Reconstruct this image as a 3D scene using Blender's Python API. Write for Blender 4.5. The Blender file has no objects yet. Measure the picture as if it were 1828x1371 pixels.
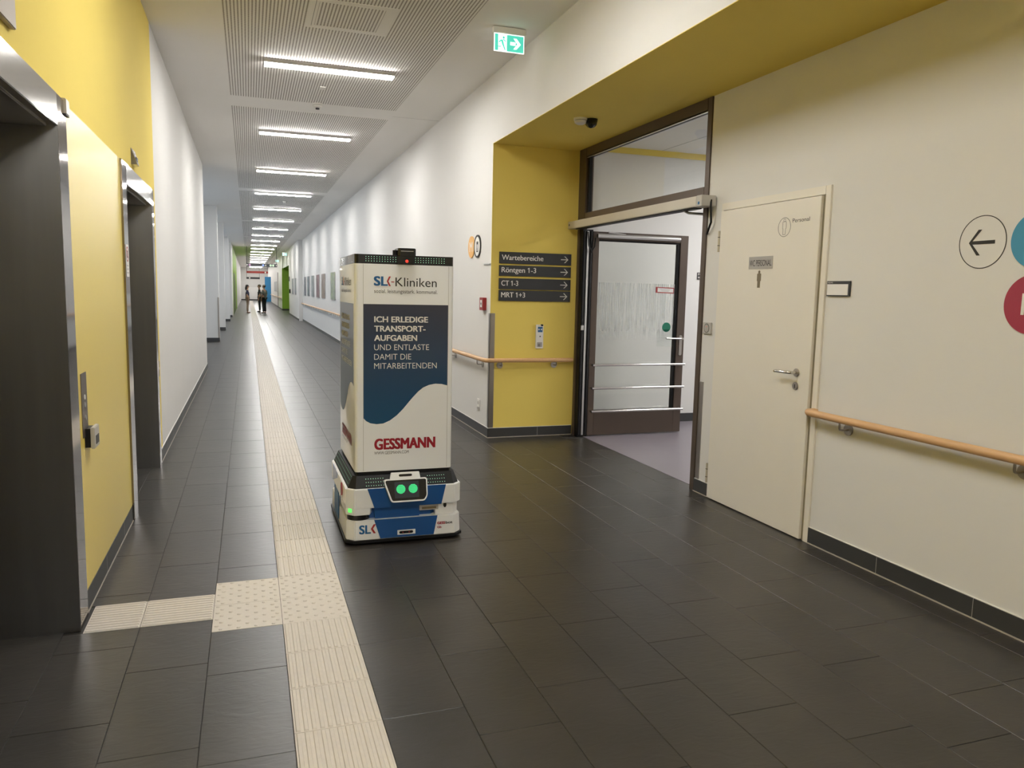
import bpy, bmesh, math, random
from mathutils import Vector, Matrix
random.seed(7)
SC = bpy.context.scene
COL = SC.collection

# ------------------------------------------------------------------ camera, world, exposure
ANI = .0
YAW, PIT, ROL, FPX, CAMH = .33176965, -.11898325, .02195376, 1367.275, 1.505
_f = Vector((math.sin(YAW)*math.cos(PIT), math.cos(YAW)*math.cos(PIT), math.sin(PIT)))
_r = Vector((math.cos(YAW), -math.sin(YAW), 0)); _u = _r.cross(_f)
_r2 = _r*math.cos(ROL)+_u*math.sin(ROL); _u2 = -_r*math.sin(ROL)+_u*math.cos(ROL)
cam = bpy.data.objects.new('camera', bpy.data.cameras.new('camera')); COL.objects.link(cam)
cam.data.sensor_width = 36; cam.data.lens = FPX*36/1828; cam.data.clip_start = .02; cam.data.clip_end = 300
cam.matrix_world = Matrix(((_r2.x, _u2.x, -_f.x, 0), (_r2.y, _u2.y, -_f.y, 0), (_r2.z, _u2.z, -_f.z, CAMH), (0, 0, 0, 1)))
SC.camera = cam
LIGHT = 104.0                                     # emission of the linear ceiling lights
W = bpy.data.worlds.new('world'); SC.world = W; W.use_nodes = True
W.node_tree.nodes['Background'].inputs[0].default_value = (.75, .82, .9, 1)
W.node_tree.nodes['Background'].inputs[1].default_value = .3
SC.view_settings.view_transform = 'Standard'; SC.view_settings.look = 'None'
SC.view_settings.gamma = 1; SC.view_settings.use_curve_mapping = False
SC.view_settings.exposure = 0.14

# ------------------------------------------------------------------ dimensions
XL, XR, XD, YW = -.735, 2.33, 3.265, 7.49
ZC, ZS = 3.64, 2.97                              # corridor ceiling, alcove soffit
YB, YE = -14.0, 91.0                              # back and end of the corridor

# ------------------------------------------------------------------ materials
def nt(m): return m.node_tree.nodes, m.node_tree.links
def M(name, col, rough=.5, metal=0., spec=.5, var=.04, vscale=6., bump=0., bscale=120., coat=0., stretch=(1, 1, 1)):
    m = bpy.data.materials.new(name); m.use_nodes = True
    N, L = nt(m); b = N['Principled BSDF']
    b.inputs['Roughness'].default_value = rough; b.inputs['Metallic'].default_value = metal
    b.inputs['Specular IOR Level'].default_value = spec
    b.inputs['Coat Weight'].default_value = coat; b.inputs['Coat Roughness'].default_value = .06
    g = N.new('ShaderNodeNewGeometry'); mp = N.new('ShaderNodeMapping'); mp.inputs['Scale'].default_value = stretch
    L.new(g.outputs['Position'], mp.inputs['Vector'])
    n = N.new('ShaderNodeTexNoise'); n.inputs['Scale'].default_value = vscale; n.inputs['Detail'].default_value = 3
    L.new(mp.outputs[0], n.inputs['Vector'])
    r = N.new('ShaderNodeMix'); r.data_type = 'RGBA'
    r.inputs[6].default_value = tuple(c*(1-var) for c in col)+(1,)
    r.inputs[7].default_value = tuple(min(1, c*(1+var)) for c in col)+(1,)
    L.new(n.outputs[0], r.inputs[0]); L.new(r.outputs[2], b.inputs['Base Color'])
    if bump:
        n2 = N.new('ShaderNodeTexNoise'); n2.inputs['Scale'].default_value = bscale; n2.inputs['Detail'].default_value = 4
        L.new(mp.outputs[0], n2.inputs['Vector'])
        bp = N.new('ShaderNodeBump'); bp.inputs['Strength'].default_value = bump; bp.inputs['Distance'].default_value = .004
        L.new(n2.outputs[0], bp.inputs['Height']); L.new(bp.outputs[0], b.inputs['Normal'])
    return m
def EM(name, col, s):
    m = bpy.data.materials.new(name); m.use_nodes = True
    b = nt(m)[0]['Principled BSDF']; b.inputs['Base Color'].default_value = (*col, 1)
    b.inputs['Emission Color'].default_value = (*col, 1); b.inputs['Emission Strength'].default_value = s
    return m
def s2l(r, g, b):
    return tuple((c/255/12.92 if c <= 10 else ((c/255+.055)/1.055)**2.4) for c in (r, g, b))

m_white = M('wall paint white', (.74, .725, .70), .75, spec=.25, var=.02, vscale=1.5, bump=.06, bscale=260)
m_ceil = M('ceiling paint white', (.88, .86, .83), .8, spec=.2, var=.02, vscale=1.2)
m_yel = M('wall paint yellow', (.84, .66, .165), .8, spec=.15, var=.03, vscale=2, bump=.05, bscale=240)
m_yelg = M('yellow wall cladding glossy', (.84, .66, .165), .34, spec=.35, var=.03, vscale=2)
m_green = M('wall paint green', (.25, .42, .03), .55)
m_blue = M('wall paint blue', (.03, .22, .45), .55)
m_base = M('baseboard anthracite', (.045, .045, .046), .45, var=.12)
m_seal = M('sealant light', (.42, .38, .33), .6)
m_grout = M('grout dark', (.035, .032, .03), .8)
m_purple = M('linoleum violet grey', (.22, .195, .22), .35, var=.05)
m_cream = M('white tactile tile', (.60, .555, .495), .62, var=.05, vscale=40)
m_steel = M('polished steel', (.62, .60, .57), .13, 1, var=.05)
m_jamb = M('jamb steel mirror', (.28, .245, .21), .07, 1, var=.04)
m_steelb = M('brushed steel satin', (.42, .39, .36), .28, 1, var=.08, vscale=30, stretch=(1, 1, .04))
m_dsteel = M('dark brushed steel', (.33, .325, .315), .34, 1, var=.10, vscale=22, stretch=(1, 1, .05))
def aniso(m, a, rot):
    N, L = nt(m); b = N['Principled BSDF']; t = N.new('ShaderNodeTangent'); t.direction_type = 'RADIAL'; t.axis = 'Z'
    b.inputs['Anisotropic'].default_value = a; b.inputs['Anisotropic Rotation'].default_value = rot
    L.new(t.outputs[0], b.inputs['Tangent'])
aniso(m_dsteel, .93, ANI)
m_alu = M('silver aluminium', (.66, .65, .63), .28, 1)
m_bronze = M('bronze anodised frame', (.105, .078, .062), .42, .35)
m_gap = M('door gap shade olive', (.24, .21, .14), .7)  # shade of the gap beside the door leaf, put into the colour
m_cplate = M('bronze brushed call plate', (.17, .14, .12), .38, .6)
m_bronzel = M('bronze grey plate', (.36, .31, .26), .5, .2)
m_black = M('black rubber plastic', (.009, .009, .010), .5, spec=.25)
m_gblack = M('black gloss plastic', (.01, .01, .011), .2)
m_beigebox = M('champagne aluminium', (.56, .51, .42), .38, .3)
m_door = M('door lacquer cream white', (.80, .755, .67), .42, var=.015)
m_wood = M('beech wood', (.66, .40, .20), .42, var=.16, vscale=9, stretch=(6, .6, 6))
m_dgrey = M('sign anthracite', (.035, .036, .040), .45)
m_lett = M('sign lettering white', (.82, .80, .76), .5)
m_brown = M('pictogram bronze', (.20, .155, .09), .45)
m_ink = M('black print', (.018, .015, .012), .5)
m_grey = M('light grey plastic', (.50, .48, .45), .45)
m_plate = M('grey label plate', (.42, .40, .38), .5)
m_paper = M('white paper', (.82, .80, .78), .6)
m_red = M('red plastic', (.33, .018, .02), .4)
m_orange = M('orange sign', (.82, .45, .13), .5)
m_teal = M('teal sign', (.05, .28, .46), .45)
m_crim = M('crimson sign', (.36, .035, .075), .45)
m_bluei = M('blue pictogram', (.02, .12, .30), .5)
m_dgreen = M('green sticker', (.006, .17, .10), .5)
m_rwhite = M('robot white lacquer', (.88, .89, .91), .32, coat=.25, var=.01)
m_rside = M('robot white laminate', (.88, .89, .91), .28, coat=.6, var=.01)
m_rblue = M('robot blue lacquer', (.006, .078, .29), .3, coat=.3, var=.02)
m_slkb = M('print blue', (.008, .115, .31), .45)
m_slkr = M('print red', (.42, .03, .028), .45)
m_gess = M('print dark red', (.34, .006, .02), .45)
m_scr = EM('screen dark', (.010, .012, .014), .6)
m_eye = EM('screen green', (.05, .80, .28), .5)
m_led = EM('led green white', (.5, 1., .7), .8)
m_ledr = EM('led red', (1., .05, .03), .5)
m_ledg = EM('led green', (.12, 1., .15), .9)
m_diff = EM('light diffuser', (1., .982, .95), LIGHT)
m_room = EM('added light diffuser of the side room', (1., 1., .99), 22)
m_sky = EM('daylight window', (.66, .82, 1.), .75)
m_exitw = EM('exit sign white', (.93, 1., .97), 1.3)
m_exitg = EM('exit sign green', (.08, .62, .48), .75)
m_skin = M('skin', (.42, .25, .17), .5)

def perf():
    m = M('perforated acoustic panel', (.88, .86, .83), .8, spec=.2, var=.02)
    N, L = nt(m); b = N['Principled BSDF']
    g = N.new('ShaderNodeNewGeometry'); s = N.new('ShaderNodeSeparateXYZ'); L.new(g.outputs['Position'], s.inputs[0])
    def math_(op, a, b_=None):
        n = N.new('ShaderNodeMath'); n.operation = op
        for i, v in enumerate((a, b_)):
            if v is None: continue
            if isinstance(v, (int, float)): n.inputs[i].default_value = v
            else: L.new(v, n.inputs[i])
        return n.outputs[0]
    def cell(o, p): return math_('SUBTRACT', math_('FRACT', math_('ADD', math_('DIVIDE', o, p), 500.)), .5)
    dx = math_('MULTIPLY', cell(s.outputs[0], .0265), .0265); dy = math_('MULTIPLY', cell(s.outputs[1], .0185), .0185)
    d = math_('SQRT', math_('ADD', math_('MULTIPLY', dx, dx), math_('MULTIPLY', dy, dy)))
    hole = math_('LESS_THAN', d, .0066)
    mx = N.new('ShaderNodeMix'); mx.data_type = 'RGBA'
    old = b.inputs['Base Color'].links[0].from_socket
    L.new(hole, mx.inputs[0]); L.new(old, mx.inputs[6]); mx.inputs[7].default_value = (.16, .13, .10, 1)
    L.new(mx.outputs[2], b.inputs['Base Color'])
    return m
m_perf = perf()

def slate():
    m = bpy.data.materials.new('slate tile'); m.use_nodes = True
    N, L = nt(m); b = N['Principled BSDF']
    g = N.new('ShaderNodeNewGeometry'); oi = N.new('ShaderNodeObjectInfo')
    n = N.new('ShaderNodeTexNoise'); n.inputs['Scale'].default_value = 3.; n.inputs['Detail'].default_value = 5
    L.new(g.outputs['Position'], n.inputs['Vector'])
    r = N.new('ShaderNodeValToRGB'); r.color_ramp.elements[0].position = .3; r.color_ramp.elements[1].position = .75
    r.color_ramp.elements[0].color = (.028, .0252, .0222, 1); r.color_ramp.elements[1].color = (.042, .0367, .0318, 1)
    L.new(n.outputs[0], r.inputs[0])
    hv = N.new('ShaderNodeHueSaturation'); mr = N.new('ShaderNodeMapRange')
    mr.inputs['To Min'].default_value = .92; mr.inputs['To Max'].default_value = 1.08
    L.new(oi.outputs['Random'], mr.inputs[0]); L.new(mr.outputs[0], hv.inputs['Value']); L.new(r.outputs[0], hv.inputs['Color'])
    L.new(hv.outputs[0], b.inputs['Base Color'])
    mp = N.new('ShaderNodeMapping'); mp.inputs['Scale'].default_value = (1, 2.4, 1); mp.inputs['Rotation'].default_value = (0, 0, .5)
    L.new(g.outputs['Position'], mp.inputs[0])
    n2 = N.new('ShaderNodeTexNoise'); n2.inputs['Scale'].default_value = 11; n2.inputs['Detail'].default_value = 7; n2.inputs['Distortion'].default_value = 1.2
    L.new(mp.outputs[0], n2.inputs['Vector'])
    bp = N.new('ShaderNodeBump'); bp.inputs['Strength'].default_value = .22; bp.inputs['Distance'].default_value = .005
    L.new(n2.outputs[0], bp.inputs['Height']); L.new(bp.outputs[0], b.inputs['Normal'])
    b.inputs['Roughness'].default_value = .33; b.inputs['Specular IOR Level'].default_value = .48
    return m
m_slate = slate()

def glassmat(name, tint, refl=.08, frost=0.):
    m = bpy.data.materials.new(name); m.use_nodes = True
    N, L = nt(m); N.remove(N['Principled BSDF']); out = N['Material Output']
    t = N.new('ShaderNodeBsdfTransparent'); t.inputs[0].default_value = (*tint, 1)
    gl = N.new('ShaderNodeBsdfGlossy'); gl.inputs['Roughness'].default_value = .02
    lw = N.new('ShaderNodeLayerWeight'); lw.inputs[0].default_value = .5
    pw = N.new('ShaderNodeMath'); pw.operation = 'POWER'; pw.inputs[1].default_value = 4.; L.new(lw.outputs['Facing'], pw.inputs[0])
    fr = N.new('ShaderNodeMath'); fr.operation = 'MULTIPLY_ADD'; fr.inputs[1].default_value = .85; fr.inputs[2].default_value = .035; L.new(pw.outputs[0], fr.inputs[0])
    mx = N.new('ShaderNodeMixShader'); L.new(fr.outputs[0], mx.inputs[0]); L.new(t.outputs[0], mx.inputs[1]); L.new(gl.outputs[0], mx.inputs[2])
    L.new(mx.outputs[0], out.inputs[0]); return m
m_glass = glassmat('clear glass', (.955, .968, .958))
def frostmat():
    m = bpy.data.materials.new('frosted stripe film'); m.use_nodes = True
    N, L = nt(m); N.remove(N['Principled BSDF']); out = N['Material Output']
    t = N.new('ShaderNodeBsdfTransparent'); d = N.new('ShaderNodeBsdfTranslucent'); d.inputs[0].default_value = (.86, .88, .87, 1)
    df = N.new('ShaderNodeBsdfDiffuse'); df.inputs[0].default_value = (.8, .82, .81, 1)
    ms = N.new('ShaderNodeMixShader'); ms.inputs[0].default_value = .45; L.new(d.outputs[0], ms.inputs[1]); L.new(df.outputs[0], ms.inputs[2])
    g = N.new('ShaderNodeNewGeometry'); mp = N.new('ShaderNodeMapping'); mp.inputs['Scale'].default_value = (46, 1, 1.1)
    L.new(g.outputs['Position'], mp.inputs[0])
    n = N.new('ShaderNodeTexNoise'); n.inputs['Scale'].default_value = 1.; n.inputs['Detail'].default_value = 1; L.new(mp.outputs[0], n.inputs['Vector'])
    # stripes fade out where the film ends: at its top (1.62 m) and bottom (1.05 m)
    s = N.new('ShaderNodeSeparateXYZ'); L.new(g.outputs['Position'], s.inputs[0])
    rp = N.new('ShaderNodeValToRGB'); L.new(n.outputs[0], rp.inputs[0]); rp.color_ramp.elements[0].position = .42; rp.color_ramp.elements[1].position = .62
    rp.color_ramp.elements[0].color = (.10, .10, .10, 1); rp.color_ramp.elements[1].color = (.85, .85, .85, 1)
    mr = N.new('ShaderNodeMapRange'); mr.inputs[1].default_value = 1.02; mr.inputs[2].default_value = 1.32; L.new(s.outputs[2], mr.inputs[0])
    mu = N.new('ShaderNodeMath'); mu.operation = 'MULTIPLY'; L.new(rp.outputs[0], mu.inputs[0]); L.new(mr.outputs[0], mu.inputs[1])
    mx = N.new('ShaderNodeMixShader'); L.new(mu.outputs[0], mx.inputs[0]); L.new(t.outputs[0], mx.inputs[1]); L.new(ms.outputs[0], mx.inputs[2])
    L.new(mx.outputs[0], out.inputs[0]); return m
m_frost = frostmat()

def navy():
    m = M('robot print navy to blue', (.02, .03, .08), .32, coat=.35, var=0)
    N, L = nt(m); b = N['Principled BSDF']
    g = N.new('ShaderNodeNewGeometry'); s = N.new('ShaderNodeSeparateXYZ'); L.new(g.outputs['Position'], s.inputs[0])
    mr = N.new('ShaderNodeMapRange'); mr.inputs[1].default_value = .72; mr.inputs[2].default_value = 1.42; L.new(s.outputs[2], mr.inputs[0])
    r = N.new('ShaderNodeValToRGB'); L.new(mr.outputs[0], r.inputs[0])
    r.color_ramp.elements[0].color = (.004, .068, .165, 1); r.color_ramp.elements[1].color = (.028, .030, .055, 1)
    L.new(r.outputs[0], b.inputs['Base Color']); return m
m_navy = navy()
def picmat(name, cols, seed):
    m = bpy.data.materials.new(name); m.use_nodes = True
    N, L = nt(m); b = N['Principled BSDF']; b.inputs['Roughness'].default_value = .35
    g = N.new('ShaderNodeNewGeometry'); mp = N.new('ShaderNodeMapping'); mp.inputs['Location'].default_value = (0, seed*3.1, seed)
    L.new(g.outputs['Position'], mp.inputs[0])
    n = N.new('ShaderNodeTexNoise'); n.inputs['Scale'].default_value = 3.2; n.inputs['Detail'].default_value = 4; n.inputs['Distortion'].default_value = 1.5
    L.new(mp.outputs[0], n.inputs['Vector'])
    r = N.new('ShaderNodeValToRGB'); e = r.color_ramp.elements
    e[0].position = .33; e[1].position = .68; e[0].color = (*cols[0], 1); e[1].color = (*cols[2], 1)
    k = e.new(.5); k.color = (*cols[1], 1)
    L.new(n.outputs[0], r.inputs[0]); L.new(r.outputs[0], b.inputs['Base Color']); return m

# ------------------------------------------------------------------ mesh helpers
ORG = {}
class Fr:                                        # a flat frame: origin, right, up; the normal looks at the viewer
    def __init__(s, o, r, u): s.o, s.r, s.u = Vector(o), Vector(r), Vector(u); s.n = s.r.cross(s.u)
    def p(s, x, y, d=0): return s.o+s.r*x+s.u*y+s.n*d
def F_yw(y): return Fr((0, y, 0), (1, 0, 0), (0, 0, 1))          # faces -y: local x is world x
def F_xr(x): return Fr((x, 0, 0), (0, -1, 0), (0, 0, 1))         # faces -x: local x is -y
def F_xl(x): return Fr((x, 0, 0), (0, 1, 0), (0, 0, 1))          # faces +x: local x is y
def circ(cx, cy, r, n=40, a0=0, a1=2*math.pi, full=True, ry=None):
    k = n if full else n+1
    return [(cx+r*math.cos(a0+(a1-a0)*i/n), cy+(ry or r)*math.sin(a0+(a1-a0)*i/n)) for i in range(k)]
def rrect(x0, y0, x1, y1, r, n=5):
    out = []
    for cx, cy, a in ((x1-r, y1-r, 0), (x0+r, y1-r, 90), (x0+r, y0+r, 180), (x1-r, y0+r, 270)):
        out += [(cx+r*math.cos(math.radians(a+90*i/n)), cy+r*math.sin(math.radians(a+90*i/n))) for i in range(n+1)]
    return out
class MB:
    def __init__(s): s.v, s.f = [], []
    def add(s, vs, fs):
        o = len(s.v); s.v += [tuple(v) for v in vs]; s.f += [tuple(i+o for i in f) for f in fs]; return s
    def box(s, x0, y0, z0, x1, y1, z1):
        x0, x1 = sorted((x0, x1)); y0, y1 = sorted((y0, y1)); z0, z1 = sorted((z0, z1))
        return s.add([(x0, y0, z0), (x1, y0, z0), (x1, y1, z0), (x0, y1, z0), (x0, y0, z1), (x1, y0, z1), (x1, y1, z1), (x0, y1, z1)],
                     [(0, 3, 2, 1), (4, 5, 6, 7), (0, 1, 5, 4), (1, 2, 6, 5), (2, 3, 7, 6), (3, 0, 4, 7)])
    def plate(s, F, poly, t, d0=0.):
        n = len(poly); vs = [F.p(x, y, d0+t) for x, y in poly]+[F.p(x, y, d0) for x, y in poly]
        return s.add(vs, [tuple(range(n)), tuple(range(2*n-1, n-1, -1))]+[(i, n+i, n+(i+1) % n, (i+1) % n) for i in range(n)])
    def ring(s, F, cx, cy, r0, r1, t, d0=0., n=48, ry=1.):
        a = circ(cx, cy, r1, n, ry=r1*ry); b = circ(cx, cy, r0, n, ry=r0*ry)
        vs = [F.p(*q, d0+t) for q in a]+[F.p(*q, d0+t) for q in b]+[F.p(*q, d0) for q in a]+[F.p(*q, d0) for q in b]
        fs = []
        for i in range(n):
            j = (i+1) % n
            fs += [(i, j, n+j, n+i), (2*n+i, 2*n+j, j, i), (n+i, n+j, 3*n+j, 3*n+i)]
        return s.add(vs, fs)
    def tube(s, pts, r, n=12, rs=None):
        pts = [Vector(p) for p in pts]; up = None; rings = []
        for i, p in enumerate(pts):
            d = (pts[min(i+1, len(pts)-1)]-pts[max(i-1, 0)]).normalized()
            if up is None: up = Vector((0, 0, 1)) if abs(d.z) < .9 else Vector((1, 0, 0))
            a = d.cross(up).normalized(); up = a.cross(d).normalized(); rr = rs[i] if rs else r
            rings.append([p+(a*math.cos(t)+up*math.sin(t))*rr for t in [2*math.pi*k/n for k in range(n)]])
        vs = [v for R in rings for v in R]; fs = []
        for i in range(len(rings)-1):
            for k in range(n):
                fs.append((i*n+k, i*n+(k+1) % n, (i+1)*n+(k+1) % n, (i+1)*n+k))
        fs += [tuple(range(n-1, -1, -1)), tuple(range((len(rings)-1)*n, len(rings)*n))]
        return s.add(vs, fs)
    def prism(s, poly, z0, z1, poly2=None):
        n = len(poly); q = poly2 or poly
        vs = [(x, y, z0) for x, y in poly]+[(x, y, z1) for x, y in q]
        return s.add(vs, [tuple(range(n-1, -1, -1)), tuple(range(n, 2*n))]+[(i, (i+1) % n, n+(i+1) % n, n+i) for i in range(n)])
    def ball(s, c, r, n=10, m=7, sq=(1, 1, 1)):
        vs = [(c[0], c[1], c[2]-r*sq[2])]; fs = []
        for i in range(1, m):
            a = -math.pi/2+math.pi*i/m
            vs += [(c[0]+r*sq[0]*math.cos(a)*math.cos(2*math.pi*k/n), c[1]+r*sq[1]*math.cos(a)*math.sin(2*math.pi*k/n), c[2]+r*sq[2]*math.sin(a)) for k in range(n)]
        vs.append((c[0], c[1], c[2]+r*sq[2])); t = len(vs)-1
        for k in range(n):
            fs.append((0, 1+(k+1) % n, 1+k)); fs.append((t, 1+(m-2)*n+k, 1+(m-2)*n+(k+1) % n))
            for i in range(m-2): fs.append((1+i*n+k, 1+i*n+(k+1) % n, 1+(i+1)*n+(k+1) % n, 1+(i+1)*n+k))
        return s.add(vs, fs)
    def build(s, name, mat, parent=None, bevel=0., smooth=False, org=None, seg=2):
        me = bpy.data.meshes.new(name)
        if parent is not None: o0 = ORG[parent.name]
        elif org is not None: o0 = Vector(org)
        else:
            xs, ys, zs = zip(*s.v); o0 = Vector(((min(xs)+max(xs))/2, (min(ys)+max(ys))/2, min(zs)))
        me.from_pydata([(x-o0.x, y-o0.y, z-o0.z) for x, y, z in s.v], [], s.f)
        bm = bmesh.new(); bm.from_mesh(me)
        bmesh.ops.recalc_face_normals(bm, faces=bm.faces)
        if bevel:
            bmesh.ops.bevel(bm, geom=[e for e in bm.edges if len(e.link_faces) == 2 and e.calc_face_angle(0) > .5], offset=bevel, segments=seg, affect='EDGES', clamp_overlap=True)
        if smooth:
            for f in bm.faces: f.smooth = True
            for e in bm.edges:
                if len(e.link_faces) != 2 or e.calc_face_angle(0) > .7: e.smooth = False
        bm.to_mesh(me); bm.free()
        me.materials.append(mat)
        return link(name, me, parent, o0)
def link(name, me, parent, o0):
    o = bpy.data.objects.new(name, me); COL.objects.link(o)
    if parent is not None: o.parent = parent
    else: o.location = o0
    ORG[o.name] = Vector(o0); return o
def tag(o, label, cat, group=None):
    o['label'] = label; o['category'] = cat
    if group: o['group'] = group
    return o
def thing(name, label, cat, loc, group=None):
    o = bpy.data.objects.new(name, None); COL.objects.link(o); o.location = loc; o.empty_display_size = .1
    ORG[o.name] = Vector(loc); return tag(o, label, cat, group)
def struct(o, label=None):
    o['kind'] = 'structure'
    if label: o['label'] = label
    return o
def sempty(name, loc, label):
    o = bpy.data.objects.new(name, None); COL.objects.link(o); o.location = loc; ORG[o.name] = Vector(loc)
    return struct(o, label)
def dup(root, loc, parent=None):
    r = root.copy(); COL.objects.link(r)
    if parent is None: r.location = loc; ORG[r.name] = Vector(loc)
    else: r.parent = parent
    for ch in list(root.children): dup(ch, None, r)
    return r
def box(name, mat, parent, *a, bevel=0.): return MB().box(*a).build(name, mat, parent, bevel)
TXT = {}
def text_mesh(s, offset=0., shear=0.):
    k = (s, offset, shear)
    if k in TXT: return TXT[k]
    c = bpy.data.curves.new('t', 'FONT'); c.body = s; c.offset = offset; c.resolution_u = 4; c.shear = shear
    o = bpy.data.objects.new('t', c); COL.objects.link(o)
    dg = bpy.context.evaluated_depsgraph_get(); me = bpy.data.meshes.new_from_object(o.evaluated_get(dg))
    vs = [(v.co.x, v.co.y) for v in me.vertices]; fs = [tuple(p.vertices) for p in me.polygons]
    bpy.data.objects.remove(o); bpy.data.curves.remove(c); bpy.data.meshes.remove(me)
    TXT[k] = (vs, fs); return vs, fs
def letters(mb, s, F, x0, x1, base, cap, d, offset=0.):
    """lay the text s on frame F, its left and right ends at x0 and x1 (x1 None: natural width), cap height cap"""
    vs, fs = text_mesh(s, min(0., offset)); vs, fs = list(vs), list(fs)
    one = text_mesh('1')[0]; sw = max(x for x, y in one)-min(x for x, y in one); top = max(y for x, y in one)
    for i, ch1 in enumerate(s):                                  # the flag of each figure 1
        if ch1 == '1' and sw < .2:
            r1 = max(x for x, y in text_mesh(s[:i+1])[0]); l1 = r1-sw; q = len(vs)
            vs += [(l1+sw*.3, top), (l1+sw*.3, top-sw*1.25), (l1-.13, top-.20), (l1-.13, top-.20+sw*.95)]; fs.append((q, q+1, q+2, q+3))
    H = text_mesh('H', 0.)[0]; hc = max(y for x, y in H)-min(y for x, y in H)
    xs = [x for x, y in vs]; k = cap/hc; sx = k if x1 is None else (x1-x0)/(max(xs)-min(xs))
    b = max(0., offset)*cap*.9
    steps = [0.] if b == 0 else [-b, 0., b] if b < .02*cap else [-b, -b/2, 0., b/2, b]
    for i, (q, r) in enumerate([(q, r) for q in steps for r in ((0.,) if b < .02*cap else (-b*.5, b*.5))]):
        if True:
            mb.add([F.p(x0+(x-min(xs))*sx*((x1-x0-2*b)/(x1-x0) if x1 is not None else 1)+b+q, base+y*k*(1-b/cap)+b*.5+r, d+i*1.2e-4) for x, y in vs], fs)
    return mb
def text(s, F, x0, x1, base, cap, d, mat, parent, offset=0., name='lettering'):
    return letters(MB(), s, F, x0, x1, base, cap, d, offset).build(name, mat, parent)
ORDN = ['first', 'second', 'third', 'fourth', 'fifth', 'sixth', 'seventh', 'eighth', 'ninth', 'tenth', 'eleventh', 'twelfth', 'thirteenth', 'fourteenth', 'fifteenth', 'sixteenth', 'seventeenth', 'eighteenth']

# ------------------------------------------------------------------ floor
floor = MB().box(-3.0, YB, -.06, XD+.08, YE, -.0035).build('floor', m_grout, org=(0, 0, -.06)); struct(floor, 'dark slate tile floor of the corridor')
JT = .0022
offs = {-3: 3.39, -2: 4.35, -1: 4.24, 1: 2.54, 2: 2.95, 3: 3.79, 4: 3.69, 5: 3.41, 6: 3.16, 7: 3.02, 8: 4.485, 9: 3.30, 10: 3.05}
tiles = []
for c in range(-10, 11):
    xa = .12+.3*c; xb = xa+.3
    if c == 0: continue
    o = offs.get(c, random.random()*.6+3)
    ymin = YB
    ymax = YE
    if c < -3: ymin, ymax = 15.0, 41.0
    if c in (-4, -5): ymin = 2.3
    x0, x1 = xa, xb
    if c == -3: x0 = -.78
    if c == 7: pass
    k = math.floor((ymin-o)/.6)
    while o+.6*k < ymax:
        ya, yb = max(ymin, o+.6*k), min(ymax, o+.6*(k+1)); k += 1
        if yb-ya < .02: continue
        segs = [(ya, yb)]
        # cut outs: dot tiles, left tactile tiles
        cut = (3.44, 4.03) if c == -1 else ((3.58, 3.88) if c in (-2, -3) else None)
        if cut:
            ns = []
            for a, b in segs:
                if b <= cut[0] or a >= cut[1]: ns.append((a, b)); continue
                if a < cut[0]: ns.append((a, cut[0]))
                if b > cut[1]: ns.append((cut[1], b))
            segs = ns
        for a, b in segs:
            xx1 = x1
            if a >= YW-.3 and x0 >= XR+.1: continue
            if x0 >= XD+.06: continue
            if x0 < -.9 and a < 15 and not (2.2 < a < 3.6 or 5.4 < a < 6.8): continue
            xx1 = min(x1, XD+.065)
            if b-a < .02: continue
            tiles.append((x0, xx1, a, b))
def dist_px(t):
    cx, cy = (t[0]+t[1])/2, (t[2]+t[3])/2
    d = (cx-0)*_f.x+cy*_f.y
    if d < .8: return 0
    px = FPX*((cx*_r.x+cy*_r.y)/d)
    return 0 if abs(px) > 1150 else 1/d/d
tiles.sort(key=lambda t: -dist_px(t))
shared = {}
stuff = MB()
for i, (x0, x1, y0, y1) in enumerate(tiles):
    w, l = x1-x0-JT, y1-y0-JT
    if i < 296:
        key = (round(w, 3), round(l, 3))
        if key not in shared:
            me = bpy.data.meshes.new('floor_tile'); h = .0012
            a, b = w/2, l/2
            vs = [(-a, -b, -.006), (a, -b, -.006), (a, b, -.006), (-a, b, -.006), (-a, -b, -h), (a, -b, -h), (a, b, -h), (-a, b, -h),
                  (-a+h, -b+h, 0), (a-h, -b+h, 0), (a-h, b-h, 0), (-a+h, b-h, 0)]
            fs = [(8, 9, 10, 11)]+[(i_, (i_+1) % 4, 4+(i_+1) % 4, 4+i_) for i_ in range(4)]+[(4+i_, 4+(i_+1) % 4, 8+(i_+1) % 4, 8+i_) for i_ in range(4)]
            me.from_pydata(vs, [], fs); me.materials.append(m_slate); shared[key] = me
        o = bpy.data.objects.new('floor_tile', shared[key]); COL.objects.link(o); o.parent = floor
        o.location = Vector(((x0+x1)/2, (y0+y1)/2, 0))-ORG[floor.name]
    else:
        stuff.box(x0+JT/2, y0+JT/2, -.006, x1-JT/2, y1-JT/2, 0)
st = stuff.build('floor_tiles_far', m_slate, floor); st['kind'] = 'stuff'

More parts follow.
